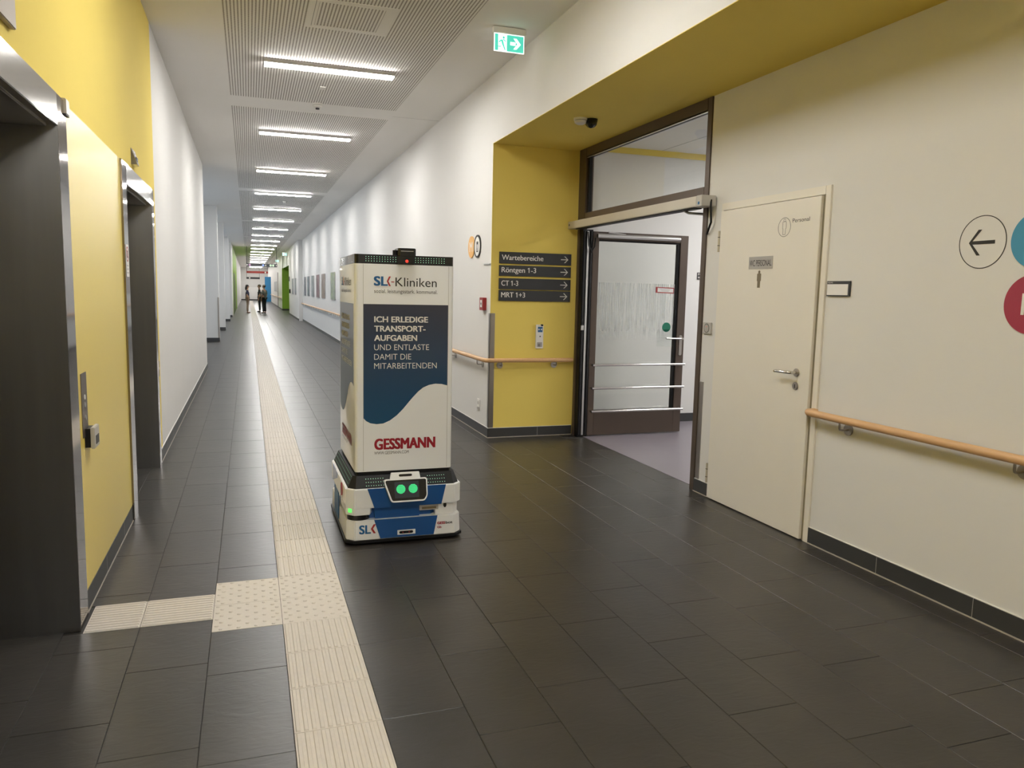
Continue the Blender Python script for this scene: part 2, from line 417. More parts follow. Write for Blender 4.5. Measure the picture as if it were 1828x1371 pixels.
def rib_tile(w, l, nrib, along='y'):
    mb = MB(); h = .0042; p = w/nrib
    mb.box(-w/2, -l/2, -.006, w/2, l/2, 0)
    for k in range(nrib):
        c = -w/2+p*(k+.5); a, b = p*.30, p*.20; e = l/2-.008
        mb.add([(c-a, -e-.004, 0), (c+a, -e-.004, 0), (c+b, -e, h), (c-b, -e, h), (c-a, e+.004, 0), (c+a, e+.004, 0), (c+b, e, h), (c-b, e, h)],
               [(0, 1, 2, 3), (5, 4, 7, 6), (1, 5, 6, 2), (4, 0, 3, 7), (3, 2, 6, 7)])
    if along == 'x': mb.v = [(y, x, z) for x, y, z in mb.v]
    return mb
def dot_tile(w, l):
    mb = MB().box(-w/2, -l/2, -.006, w/2, l/2, 0)
    for r in range(8):
        for c in range(5 if r % 2 else 4):
            cx = -w/2+w*((c+.5)/4 if r % 2 == 0 else max(.06, min(.94, c/4))); cy = -l/2+l*(r+.5)/8
            mb.add([(cx+.011*math.cos(t), cy+.011*math.sin(t), 0) for t in [k*math.pi/3 for k in range(6)]]+[(cx+.006*math.cos(t), cy+.006*math.sin(t), .004) for t in [k*math.pi/3 for k in range(6)]],
                   [(6, 7, 8, 9, 10, 11)]+[(i, (i+1) % 6, 6+(i+1) % 6, 6+i) for i in range(6)])
    return mb
def mesh_of(mb, mat, name):
    me = bpy.data.meshes.new(name); me.from_pydata(mb.v, [], mb.f); bm = bmesh.new(); bm.from_mesh(me)
    bmesh.ops.recalc_face_normals(bm, faces=bm.faces); bm.to_mesh(me); bm.free(); me.materials.append(mat); return me
rt = mesh_of(rib_tile(.3-JT, .3-JT, 11), m_cream, 'tactile_ribbed_tile'); dt = mesh_of(dot_tile(.3-JT, .295-JT), m_cream, 'tactile_dotted_tile')
rx = mesh_of(rib_tile(.3-JT, .3-JT, 11, 'x'), m_cream, 'tactile_ribbed_tile'); rxs = mesh_of(rib_tile(.3-JT, .222, 11, 'x'), m_cream, 'tactile_ribbed_tile')
def put(me, x, y):
    o = bpy.data.objects.new(me.name.split('.')[0], me); COL.objects.link(o); o.parent = floor
    o.location = Vector((x, y, .0005))-ORG[floor.name]
y = 3.44-.15
while y > YB: put(rt, .27, y); y -= .3
for yy in (3.5875, 3.8825):
    for xx in (-.03, .27): put(dt, xx, yy)
put(rx, -.33, 3.73); put(rxs, -.593, 3.73)
far = MB(); y = 4.03+.15; n = 0
while y < 88:
    if n < 140: put(rt, .27, y)
    else:
        far.box(.1215, y-.1485, -.006, .4185, y+.1485, .0005)
        for k in range(11):
            c = .12+.3*(k+.5)/11; far.add([(c-.008, y-.145, 0), (c+.008, y-.145, 0), (c+.005, y-.14, .0045), (c-.005, y-.14, .0045), (c-.008, y+.145, 0), (c+.008, y+.145, 0), (c+.005, y+.14, .0045), (c-.005, y+.14, .0045)], [(3, 2, 6, 7), (1, 5, 6, 2), (4, 0, 3, 7)])
    y += .3; n += 1
fo = far.build('tactile_tiles_far', m_cream, floor); fo['kind'] = 'stuff'

sf = MB().box(XD+.07, 4.3, -.05, 9.2, 8.0, .001).build('floor', m_purple); struct(sf, 'violet grey linoleum floor beyond the glass door')

# ------------------------------------------------------------------ ceiling
ceil = MB().box(-3.0, YB, ZC, XR+.3, YE, ZC+.1).build('ceiling', m_ceil, org=(0, 0, ZC)); struct(ceil, 'white plaster ceiling of the corridor')
ya, yb = 1.53, 9.48
spans = [(-6, .99)]
while ya < 88:
    spans.append((ya, min(yb, 89))); ya, yb = yb+.53, yb+.53+8.05
for a, b in spans: box('perforated_panel', m_perf, ceil, -.16, a, ZC-.003, 1.71, b, ZC+.01)
hat = MB()
hx0, hx1, hy0, hy1 = .47, 1.13, 6.12, 6.80
for a in ((hx0, hy0, hx0+.075, hy1), (hx1-.085, hy0, hx1, hy1), (hx0+.075, hy0, hx1-.085, hy0+.07), (hx0+.075, hy1-.07, hx1-.085, hy1)):
    hat.box(a[0], a[1], ZC-.006, a[2], a[3], ZC)
h = hat.build('access_hatch', m_ceil, ceil); box('hatch_gap', m_ink, h, hx0+.05, hy0+.03, ZC-.0065, hx0+.053, hy1-.05, ZC-.004)
box('joint_line', m_plate, ceil, 1.73, 9.80, ZC-.001, XR, 9.806, ZC+.01)
side_ceil = MB().box(XD+.07, 4.3, 3.15, 9.2, 8.1, 3.25).build('ceiling', m_ceil); struct(side_ceil, 'white panel ceiling of the room behind the glass door')
for xx in (3.9, 4.5, 5.1, 5.7, 6.3): box('panel_joint', m_plate, side_ceil, xx, 4.4, 3.148, xx+.006, 7.99, 3.16)

# ------------------------------------------------------------------ walls
w = MB()
for a in ((YB, 0, 2.25, ZC), (2.25, 2.2, 3.70, ZC), (3.70, 0, 5.36, ZC), (5.36, 2.2, 6.92, ZC), (6.92, 0, 7.22, ZC)):
    w.box(XL-.25, a[0], a[1], XL, a[2], a[3])
wl = w.build('wall_left', m_yel, org=(XL, 0, 0)); struct(wl, 'yellow painted lift wall on the left')
box('cladding', m_yelg, wl, XL, 3.75, .10, XL+.008, 5.32, 2.262)
struct(MB().box(XL-.25, 7.22, 0, XL, 15.0, ZC).build('wall_left', m_white), 'white wall after the lifts on the left')
# bays with daylight beyond the white wall
piers = [(22.4, 22.85), (28.2, 28.65), (35.3, 35.75), (40.2, 40.6)]
for a, b in piers:
    p = MB().box(-2.9, a, 0, -.77, b, ZC).build('wall_left', m_white); struct(p, 'white wall pier standing out from the left bays')
    box('plinth', m_base, p, -2.9, a-.012, 0, -.76, a, .10)
box('corner_guard', m_steelb, bpy.data.objects['wall_left.002'], -.80, 22.385, .10, -.762, 22.40, 1.20)
struct(MB().box(-3.1, 14.8, 0, -2.9, 41, ZC).build('wall_left', m_white), 'white back wall of the left bays')
struct(MB().box(-2.9, 14.8, 0, XL-.25, 15.0, ZC).build('wall_left', m_white), 'white return wall of the first bay')
for i, (a, b) in enumerate(((16.5, 21.5), (23.6, 27.6), (29.4, 34.6), (36.4, 39.6))):
    wn = sempty('window_%d' % (i+1), (-2.9, (a+b)/2, .5), 'tall daylight window in the left bay')
    box('pane', m_sky, wn, -2.895, a, .5, -2.885, b, 3.2)
    f = MB()
    for yy in (a-.06, (a+b)/2-.03, b): f.box(-2.9, yy, .44, -2.85, yy+.06, 3.26)
    f.box(-2.9, a, .44, -2.85, b, .5); f.box(-2.9, a, 3.2, -2.85, b, 3.26); f.build('frame', m_grey, wn)
struct(MB().box(-1.0, 40.6, 0, -.77, 44.0, ZC).build('wall_left', m_white), 'white wall before the green lobby on the left')
gl = MB().box(-1.0, 44.0, 0, -.77, 58.0, ZC).build('wall_left', m_green); struct(gl, 'green painted wall far on the left')
for a in (45.2, 49.0): box('lift_front', m_dsteel, gl, -.772, a, 0, -.755, a+2.2, 2.25)
lw = MB().box(-1.0, 58.0, 0, -.77, YE, ZC).build('wall_left', m_white); struct(lw, 'white wall at the far end on the left')
# right side
struct(MB().box(XR, YW+.004, 0, 3.5, 36.2, ZC).build('wall_right', m_white), 'long white wall with pictures on the right')
struct(MB().box(2.16, 36.2, 0, 3.5, 45.0, ZC).build('wall_right', m_white), 'white wall step before the green portal')
p = MB().box(2.16, 45.0, 2.74, 3.5, 53.0, ZC).box(2.9, 45, 0, 3.5, 53, 2.74).build('wall_right', m_white); struct(p, 'white wall over the green portal')
box('green_face', m_green, p, 2.10, 52.99, 0, 2.9, 53.0, 2.74); box('green_soffit', m_green, p, 2.165, 45.0, 2.735, 2.9, 53.0, 2.74)
box('green_back', m_green, p, 2.89, 45.0, 0, 2.9, 53.0, 2.735); box('plinth', m_base, p, 2.09, 52.97, 0, 2.9, 52.99, .1)
p = MB().box(2.10, 53.0, 0, 3.5, 79.0, ZC).box(2.10, 79.0, 2.55, 3.5, 84, ZC).box(2.6, 79, 0, 3.5, 84, 2.55).box(2.10, 84, 0, 3.5, YE, ZC).build('wall_right', m_white); struct(p, 'white wall far on the right')
box('blue_face', m_blue, p, 1.62, 83.98, 0, 2.6, 84.0, 2.55); box('dark_door_edge', m_bronze, p, 2.07, 60.0, 0, 2.10, 60.3, 2.6)
ye = MB().box(XR, YW, 0, XD+.06, YW+.004, ZS).build('wall_right', m_yel); struct(ye, 'yellow end wall of the alcove with the wayfinding signs')
hd = MB().box(XR, YB, ZS+.004, XD+.07, YW+.004, ZC).build('wall_right', m_white); struct(hd, 'white header above the alcove')
so = MB().box(XR, YB, ZS, XD+.0, YW, ZS+.004).build('ceiling', m_yel); struct(so, 'yellow soffit of the alcove')
wd = MB().box(XD, YB, 0, XD+.22, 3.78, ZS).box(XD, 3.78, 2.155, XD+.22, 4.87, ZS).box(XD, 4.87, 0, XD+.22, 5.055, ZS).build('wall_right', m_white, org=(XD, 0, 0)); struct(wd, 'cream lit wall of the alcove with the staff toilet door')
struct(MB().box(-3.1, YB-.1, 0, XD+.2, YB, ZC).build('wall_back', m_white), 'white wall behind the viewpoint')
ew = MB().box(-3.0, YE, 0, 3.5, YE+.1, ZC).build('wall_end', m_white); struct(ew, 'white wall closing the corridor')
box('sliding_panel', m_ceil, ew, -.25, YE-.05, .12, 1.5, YE, 1.45); box('plinth', m_base, ew, -.77, YE-.02, 0, 2.1, YE, .12)
# side room
rm = MB().box(3.49, 8.0, 0, 9.2, 8.1, 3.3).build('wall_far', m_white); struct(rm, 'white wall of the room behind the glass door')
box('yellow_edge', m_yel, rm, 3.5, 7.985, 3.085, 9.2, 8.0, 3.15); box('plinth', m_base, rm, 3.5, 7.985, 0, 9.2, 8.0, .10)
struct(MB().box(9.2, 4.2, 0, 9.3, 8.1, 3.3).build('wall_far', m_white), 'white end wall of the side room')
struct(MB().box(XD+.22, 4.2, 0, 9.2, 4.3, 3.3).build('wall_far', m_white), 'white near wall of the side room')

# baseboards with their light sealant joints
def baseb(name, F, a, b, mat=m_base, joints=()):
    o = MB().plate(F, [(a, 0), (b, 0), (b, .10), (a, .10)], .011).build(name, mat); struct(o, 'anthracite tile baseboard')
    MB().plate(F, [(a, 0), (b, 0), (b, .007), (a, .007)], .0035, .011).build('sealant_strip', m_seal, o)
    MB().plate(F, [(a, .10), (b, .10), (b, .104), (a, .104)], .006).build('top_joint', m_lett, o)
    k = a+.55
    while k < b-.1 and k < a+16:
        MB().plate(F, [(k, .004), (k+.003, .004), (k+.003, .10), (k, .10)], .0003, .011).build('tile_joint', m_plate, o); k += .6
    return o
baseb('baseboard_left', F_xl(XL), YB, 2.12); baseb('baseboard_left', F_xl(XL), 3.78, 5.28); baseb('baseboard_left', F_xl(XL), 6.97, 15.0)
baseb('baseboard_right', F_xr(XR), -36.2, -YW+.011); baseb('baseboard_right', F_xr(2.16), -45, -36.2); baseb('baseboard_right', F_xr(2.10), -79, -53)
baseb('baseboard_end', F_yw(YW), XR-.011, XD-.005)
baseb('baseboard_alcove', F_xr(XD), -3.755, -YB); baseb('baseboard_alcove', F_xr(XD), -5.055, -4.865)
# metal corner guards
g = MB().box(XR-.004, YW-.004, .105, XR, YW+.045, 1.29).box(XR-.004, YW-.004, .105, XR+.05, YW, 1.29).build('trim_1', m_steelb); struct(g, 'steel corner guard beside the yellow wall')
g = MB().box(XD-.004, 5.0, .105, XD, 5.059, .86).box(XD-.004, 5.055, .105, XD+.05, 5.059, .86).build('trim_2', m_steelb); struct(g, 'steel corner guard beside the glass door')

# ------------------------------------------------------------------ lift portals
def lift(name, y0, y1, jw0, jw1, label):
    r = sempty(name, (XL, (y0+y1)/2, 0), label); t = XL+.02; dx = XL-.62
    for a, b in ((y0-jw0, y0), (y1, y1+jw1)):
        box('jamb', m_jamb, r, XL-.02, a, 0, t, b, 2.262, bevel=.003)
    box('header', m_steel, r, XL-.02, y0, 2.132, t+.001, y1, 2.262, bevel=.003)
    box('reveal', m_dsteel, r, dx, y1-.004, 0, XL+.0195, y1-.0005, 2.132); box('reveal', m_dsteel, r, dx, y0-.02, 0, XL-.02, y0+.004, 2.132)
    box('reveal_soffit', m_dsteel, r, dx, y0, 2.126, XL-.02, y1, 2.14)
    mid = (y0+y1)/2
    for a, b in ((y0, mid-.003), (mid+.003, y1)): box('door_leaf', m_dsteel, r, dx-.03, a, .01, dx, b, 2.126)
    box('sill', m_alu, r, dx-.03, y0, -.004, dx+.04, y1, .001)
    return r
d1 = lift('door_1', 2.27, 3.61, .15, .165, 'brushed steel lift portal nearest the camera on the left')
d2 = lift('door_2', 5.465, 6.82, .175, .13, 'second brushed steel lift portal on the left')
F = F_xl(XL+.0215)
st = MB().plate(F, rrect(5.315, 1.55, 5.435, 1.75, .004, 2), .0008).build('sticker', m_paper, d2)
MB().ring(F, 5.375, 1.69, .038, .048, .0004, .0008).plate(F, [(5.341, 1.715), (5.349, 1.723), (5.409, 1.665), (5.401, 1.657)], .0004, .0008).build('prohibition_ring', m_slkr, st)
MB().box(XL+.0222, 5.357, 1.668, XL+.0226, 5.393, 1.712).build('lift_pictogram', m_ink, st)
for i, s in enumerate(('Aufzug im', 'Brandfall nicht', 'benutzen')): text(s, F, 5.335, 5.415, 1.615-.022*i, .011, .0012, m_ink, st)
# call panels, displays
def callpanel(y0, y1, z0, z1, label):
    t = thing('lift_call_panel', label, 'call panel', (XL+.008, (y0+y1)/2, z0)); F = F_xl(XL+.008)
    MB().plate(F, rrect(y0, z0, y1, z1, .003, 2), .003).build('faceplate', m_cplate, t, )
    c = (y0+y1)/2
    for k, zz in enumerate((z0+.62*(z1-z0), z0+.5*(z1-z0), z0+.3*(z1-z0))): MB().plate(F, circ(c, zz, .012, 16), .003, .003).build('button', m_alu if k else m_lett, t)
    return t
callpanel(3.885, 4.005, .80, 1.095, 'steel lift call plate on the yellow wall between the lifts')
kb = thing('card_reader_box', 'grey and black card reader box below the lift call plate', 'card reader', (XL+.01, 3.99, .742))
box('back_box', m_black, kb, XL+.008, 3.93, .748, XL+.032, 4.03, .836); box('front_cover', m_grey, kb, XL+.032, 3.925, .742, XL+.05, 4.04, .842, bevel=.003)
box('slot_window', m_dgrey, kb, XL+.05, 3.95, .76, XL+.052, 4.02, .80)
t = thing('lift_call_panel', 'narrow steel call plate beside the second lift far edge', 'call panel', (XL, 7.08, .73)); F = F_xl(XL)
MB().plate(F, rrect(7.04, .73, 7.12, .86, .003, 2), .006).build('faceplate', m_cplate, t); MB().plate(F, circ(7.08, .80, .011, 14), .003, .006).build('button', m_alu, t)
t = thing('lift_position_display', 'small wedge shaped steel display above the second lift', 'display', (XL, 5.95, 2.31))
MB().add([(XL, 5.87, 2.31), (XL, 6.03, 2.31), (XL, 6.03, 2.42), (XL, 5.87, 2.42), (XL+.035, 5.90, 2.315), (XL+.035, 6.00, 2.315), (XL+.012, 6.00, 2.41), (XL+.012, 5.90, 2.41)],
         [(0, 1, 2, 3), (4, 5, 6, 7), (0, 1, 5, 4), (1, 2, 6, 5), (2, 3, 7, 6), (3, 0, 4, 7)]).build('housing', m_steel, t); box('window', m_dgrey, t, XL+.024, 5.915, 2.34, XL+.030, 5.985, 2.365)
t = thing('lift_position_display', 'large bronze steel display plate above the nearest lift', 'display', (XL, 2.8, 2.33))
box('housing', m_bronzel, t, XL, 2.5, 2.335, XL+.02, 3.07, 2.56, bevel=.003); box('window', m_dgrey, t, XL+.02, 2.58, 2.40, XL+.0215, 2.86, 2.50)
t = thing('sensor_box', 'small pale metal box at the top of the nearest lift jamb', 'sensor box', (XL+.02, 3.80, 2.2))
box('housing', m_beigebox, t, XL+.008, 3.735, 2.205, XL+.03, 3.80, 2.268, bevel=.003); box('base_edge', m_ink, t, XL+.008, 3.735, 2.20, XL+.028, 3.80, 2.206)

# ------------------------------------------------------------------ staff toilet door (door_3)
dr = sempty('door_3', (XD, 4.33, 0), 'cream white staff toilet door with steel lever handle')
fm = MB().box(XD-.012, 3.755, 0, XD+.1, 3.80, 2.175).box(XD-.012, 3.80, 2.125, XD+.1, 4.85, 2.175).box(XD-.004, 4.845, 0, XD+.1, 4.875, 2.175)
fm.build('frame', m_door, dr, bevel=.002)
lf = MB().box(XD-.028, 3.815, .008, XD+.03, 4.845, 2.118).build('leaf', m_door, dr, bevel=.002)
box('shadow_gap', m_gap, dr, XD-.010, 3.80, .004, XD+.02, 3.815, 2.12)  # dark strip painted in for the shade between frame and leaf
F = F_xr(XD-.028)
for zz in (.19, 1.905):
    hg = MB().tube([(XD-.024, 4.862, zz-.075), (XD-.024, 4.862, zz+.075)], .009, 10).build('hinge', m_beigebox, dr, smooth=True)
    for q in (-.03, .03): MB().tube([(XD-.024, 4.862, zz+q-.002), (XD-.024, 4.862, zz+q+.002)], .0105, 10).build('hinge_ring', m_ink, hg)
def rosette(par, F, x, z, r, mat=m_steelb): return MB().plate(F, circ(x, z, r, 24), .008).build('rosette', mat, par, bevel=.0015)
hz = 1.046
ro = rosette(lf, F, -3.932, hz, .026); o_ = XD-.028
MB().tube([(o_-.004, 3.932, hz), (o_-.045, 3.932, hz), (o_-.055, 3.938, hz), (o_-.058, 3.952, hz), (o_-.058, 4.05, hz-.002), (o_-.056, 4.075, hz-.004), (o_-.05, 4.083, hz-.005)], .0095, 12).build('lever', m_steel, lf, smooth=True)
k2 = rosette(lf, F, -3.934, .961, .025); MB().plate(F, [(-3.938, .948), (-3.93, .948), (-3.93, .972), (-3.938, .972)], .0005, .008).build('keyhole', m_ink, k2)
pl = MB().plate(F, [(-4.482, 1.697), (-4.231, 1.697), (-4.231, 1.779), (-4.482, 1.779)], .003).build('name_plate', m_plate, lf); text('WC PERSONAL', F, -4.472, -4.241, 1.716, .040, .0034, m_ink, pl, .012)
def person_poly(cx, zb, h, w):
    b = [(-.5, .80), (-.5, .40), (-.36, .38), (-.33, 0), (.33, 0), (.36, .38), (.5, .40), (.5, .80), (.3, .83), (-.3, .83)]
    return [(cx+x*w, zb+y*h) for x, y in b]
MB().plate(F, person_poly(-4.366, 1.572, .115, .042), .001).plate(F, circ(-4.366, 1.676, .011, 16), .001).build('pictogram', m_brown, lf)
ic = MB().ring(F, -4.138, 1.955, .058, .0605, .0006); ic.ring(F, -4.138, 1.998, .0085, .0105, .0006, n=20)
def outline(mb, F, pts, wd, t):
    for (a, b), (c, d) in zip(pts, pts[1:]+pts[:1]):
        l = math.hypot(c-a, d-b) or 1; nx, ny = -(d-b)/l*wd/2, (c-a)/l*wd/2
        mb.plate(F, [(a-nx, b-ny), (c-nx, d-ny), (c+nx, d+ny), (a+nx, b+ny)], t)
outline(ic, F, person_poly(-4.138, 1.908, .098, .034), .0022, .0006); ic.build('person_icon', m_ink, lf)
text('Personal', F, -4.062, -3.905, 1.978, .024, .0006, m_ink, lf)
# name plate beside the door
t = thing('door_name_plate', 'black framed door plate with white card beside the staff toilet', 'sign', (XD, 3.645, 1.525)); F = F_xr(XD)
MB().plate(F, [(-3.737, 1.525), (-3.555, 1.525), (-3.555, 1.612), (-3.737, 1.612)], .012).build('frame', m_dgrey, t)
MB().plate(F, [(-3.734, 1.531), (-3.566, 1.531), (-3.566, 1.594), (-3.734, 1.594)], .0006, .012).build('card', m_paper, t)
text('M.02.M10', F, -3.731, -3.69, 1.599, .008, .0125, m_lett, t)
t = thing('door_opener_switch', 'grey square door opener button on the wall by the glass door', 'switch', (XD, 4.98, 1.226))
MB().plate(F, rrect(-5.03, 1.228, -4.925, 1.313, .004, 2), .014).build('plate', m_grey, t, bevel=.002)
MB().ring(F, -4.978, 1.2705, .030, .034, .0015, .014).build('button_ring', m_ink, t); MB().plate(F, circ(-4.978, 1.2705, .030, 30), .002, .014).build('button', m_plate, t); MB().plate(F, circ(-4.978, 1.282, .003, 10), .001, .016).build('led', m_ledr, t)
# wall discs
def disc(name, label, F, cx, cz, r, mat, t=.004): return tag(MB().plate(F, circ(cx, cz, r, 64), t).build(name, mat), label, 'sign')
t = thing('arrow_disc', 'white round wall sign with a thin black ring and left arrow', 'sign', (XD, 2.74, 1.66))
MB().plate(F, circ(-2.742, 1.788, .122, 64), .001).build('disc', m_white, t); MB().ring(F, -2.742, 1.788, .120, .124, .0012, .0005, n=64).build('ring', m_ink, t)
ar = MB(); cx, cz = -2.742, 1.786
ar.plate(F, [(cx-.065, cz+.0075), (cx-.065, cz-.0075), (cx+.066, cz-.0085), (cx+.066, cz+.0085)], .0008, .0014)
ar.plate(F, [(cx-.07, cz), (cx-.058, cz-.0005), (cx-.006, cz+.060), (cx-.024, cz+.060)], .0009, .0014); ar.plate(F, [(cx-.07, cz), (cx-.024, cz-.060), (cx-.006, cz-.060), (cx-.058, cz+.0005)], .0009, .0014)
ar.build('arrow', m_ink, t)
disc('wall_disc', 'teal round wall sign cut by the right picture edge', F, -2.47, 1.785, .125, m_teal)
t = thing('letter_disc', 'crimson round wall sign with white letter below the teal one', 'sign', (XD, 2.47, 1.37)); MB().plate(F, circ(-2.468, 1.502, .132, 64), .004).build('disc', m_crim, t)
MB().plate(F, [(-2.515, 1.455), (-2.50, 1.455), (-2.50, 1.55), (-2.515, 1.55)], .0006, .004).build('letter_stem', m_lett, t)

# ------------------------------------------------------------------ handrails
def bracket(par, wall, rail, n):
    """wall: point on the wall below the rail, n: normal of the wall"""
    n = Vector(n); w_ = Vector(wall); r_ = Vector(rail)
    t = n.cross(Vector((0, 0, 1)))
    br = MB().tube([w_, w_+n*.009], .034, 20).build('bracket', m_steelb, par, smooth=True)
    m = Vector((r_.x, r_.y, w_.z))
    MB().tube([w_+n*.006, m-n*.012, m-n*.003+Vector((0, 0, .004)), m+Vector((0, 0, .012)), Vector((m.x, m.y, r_.z-.012))], .0065, 10).build('arm', m_steelb, br, smooth=True)
RZ = .812
rl = thing('handrail', 'beech handrail along the white wall turning onto the yellow wall', 'handrail', (XR-.06, YW-.07, .76))
xa, yc = XR-.065, YW-.075
arc = [(xa+.05-.05*math.cos(a), yc-.05+.05*math.sin(a)) for a in [math.pi/2*k/6 for k in range(7)]]
path = [(xa, 36.1, RZ), (xa, yc+.0, RZ)]+[]
MB().tube([(xa, 36.0, RZ), (xa, yc+.06, RZ), (xa+.008, yc+.018, RZ), (xa+.022, yc+.004, RZ), (xa+.06, yc, RZ), (XD-.045, yc, RZ), (XD-.036, yc, RZ)], .0225, 14, rs=[.0225]*6+[.014]).build('rail', m_wood, rl, smooth=True)
yy = 7.72
while yy < 36: bracket(rl, (XR, yy, RZ-.065), (xa, yy, RZ), (-1, 0, 0)); yy += 1.12
for xx in (2.44, 3.04): bracket(rl, (xx, YW, RZ-.055), (xx, yc, RZ), (0, -1, 0))
r2 = thing('handrail', 'beech handrail on the right wall starting beside the staff toilet door', 'handrail', (XD-.06, 3.8, .77)); z2 = .822; x2 = XD-.07
MB().tube([(XD-.0, 3.765, z2), (XD-.03, 3.772, z2), (XD-.058, 3.768, z2), (x2, 3.748, z2), (x2, 3.70, z2), (x2, -5.9, z2)], .0225, 16).build('rail', m_wood, r2, smooth=True)
for yy in (3.49, 2.42, 1.3, .2, -.9, -2, -3.1, -4.2): bracket(r2, (XD, yy, z2-.062), (x2, yy, z2), (-1, 0, 0))
r3 = thing('handrail', 'distant beech handrail beyond the green portal', 'handrail', (2.04, 53.5, .8)); MB().tube([(2.04, 53.2, .81), (2.04, 78.5, .81)], .0225, 8).build('rail', m_wood, r3, smooth=True)
for yy in (54, 60, 66, 72, 78): bracket(r3, (2.10, yy, .75), (2.04, yy, .81), (-1, 0, 0))

# ------------------------------------------------------------------ fire door with transom (door_4)
fd = sempty('door_4', (XD, 6.2, 0), 'bronze framed glass fire door standing open with a transom window above')
xa, xb = XD-.01, XD+.075
fr = MB().box(xa, 7.29, 2.20, xb, YW-.03, ZS).box(xa, 7.405, 0, xb, YW-.03, 2.20).box(xa, 5.055, 0, xb, 5.115, ZS).box(xa, 5.115, 2.885, xb, 7.29, ZS).box(xa, 5.115, 2.20, xb, 7.29, 2.325)
fr.build('frame', m_bronze, fd, bevel=.003)
box('transom_bead', m_black, fd, xa+.02, 5.115, 2.875, xa+.05, 7.29, 2.885); box('transom_bead', m_black, fd, xa+.02, 7.25, 2.325, xa+.05, 7.29, 2.885)
box('transom_bead', m_alu, fd, xa+.005, 5.115, 2.872, xa+.02, 7.29, 2.876)
box('transom_glass', m_glass, fd, XD+.03, 5.115, 2.325, XD+.036, 7.29, 2.885)
op = MB().box(XD-.13, 5.02, 2.165, XD-.012, 7.435, 2.24).build('door_operator', m_beigebox, fd, bevel=.004)
box('track', m_black, op, XD-.10, 5.1, 2.158, XD-.03, 7.3, 2.166); box('end_cap', m_grey, op, XD-.132, 4.945, 2.163, XD-.010, 5.02, 2.242, bevel=.003)
box('status_label', m_slkb, op, XD-.1335, 4.975, 2.175, XD-.1315, 4.995, 2.195); MB().plate(F_xr(XD-.13), circ(-7.40, 2.205, .012, 14), .001).build('screw_hole', m_ink, op)
MB().tube([(XD-.06, 5.30, 2.16), (XD-.05, 5.25, 2.14), (XD+.10, 5.02, 2.11)], .010, 8).build('arm', m_alu, op, smooth=True)
MB().tube([(XD-.05, 4.95, 2.21), (XD-.06, 4.935, 2.16), (XD-.035, 4.96, 2.05), (XD-.02, 5.03, 1.97), (XD+.0, 5.06, 1.98)], .008, 8).build('cable', m_black, fd, smooth=True)
hs = MB().box(XD+.0, 7.335, 0, XD+.113, 7.405, 2.165).build('hinge_profile', m_black, fd)
box('silver_strip', m_alu, hs, XD+.045, 7.327, .02, XD+.066, 7.336, 2.15); box('gasket', m_gblack, hs, XD+.01, 7.325, .02, XD+.03, 7.336, 2.15); box('gasket', m_gblack, hs, XD+.085, 7.325, .02, XD+.102, 7.336, 2.15)
for zz in (1.13,): box('latch_plate', m_alu, hs, XD+.004, 7.322, zz, XD+.034, 7.327, zz+.05)
MB().tube([(XD+.04, 7.30, 2.14), (XD+.045, 7.285, 2.0), (XD+.075, 7.28, 1.93), (XD+.11, 7.285, 1.99), (XD+.125, 7.30, 2.08)], .007, 8).build('cable_loop', m_black, fd, smooth=True)
LX0, LX1, LY = XD+.115, 4.51, 7.335
lf = MB().box(LX0, LY, .012, LX0+.07, LY+.065, 2.15).box(LX1-.095, LY, .012, LX1, LY+.065, 2.15).box(LX0+.07, LY, 2.07, LX1-.095, LY+.065, 2.15).box(LX0+.07, LY, .012, LX1-.095, LY+.065, .275).build('leaf', m_bronze, fd, bevel=.003)
box('pane', m_glass, lf, LX0+.07, LY+.03, .275, LX1-.095, LY+.036, 2.07)
box('frosted_film', m_frost, lf, LX0+.09, LY+.0285, 1.0, LX1-.13, LY+.0295, 1.63)
box('glazing_bead', m_black, lf, LX1-.118, LY+.012, .275, LX1-.095, LY+.06, 2.07); box('glazing_bead', m_black, lf, LX0+.07, LY+.012, 2.055, LX1-.118, LY+.06, 2.07)
for zz in (.766, .520, .273):
    b_ = MB().tube([(LX0+.02, LY-.05, zz), (LX1-.01, LY-.05, zz)], .013, 12).build('push_bar', m_steel, lf, smooth=True)
    for xx in (LX0+.03, LX1-.03): MB().tube([(xx, LY-.05, zz), (xx, LY, zz)], .009, 8).build('bar_mount', m_steelb, b_, smooth=True)
MB().tube([(LX0+.03, LY-.04, 2.105), (LX1-.13, LY-.04, 2.105)], .022, 14).build('door_closer', m_alu, lf, smooth=True)
MB().tube([(LX0+.35, LY-.045, 2.125), (LX0+.25, LY-.05, 2.135), (LX0+.15, LY-.05, 2.14)], .008, 8).build('closer_arm', m_alu, lf, smooth=True)
F = F_yw(LY); hx = LX1-.045; hzz = 1.045
MB().plate(F, rrect(hx-.018, .86, hx+.018, 1.08, .016), .007).build('handle_plate', m_steelb, lf)
MB().tube([(hx, LY-.005, hzz), (hx, LY-.05, hzz), (hx-.012, LY-.058, hzz), (hx-.04, LY-.06, hzz), (hx-.21, LY-.06, hzz+.004)], .010, 10).build('lever', m_steel, lf, smooth=True)
F = F_yw(LY+.029)
nt_ = MB().plate(F, [(4.15, 1.536), (4.375, 1.530), (4.375, 1.592), (4.15, 1.598)], .001).build('notice', m_red, lf); MB().plate(F, [(4.172, 1.545), (4.365, 1.540), (4.365, 1.582), (4.172, 1.588)], .0005, .001).build('notice_card', m_paper, nt_)
for k in range(3): MB().plate(F, [(4.20+.01*k, 1.574-.011*k), (4.33-.01*k, 1.572-.011*k), (4.33-.01*k, 1.575-.011*k), (4.20+.01*k, 1.577-.011*k)], .0003, .0015).build('print_line', m_plate, nt_)
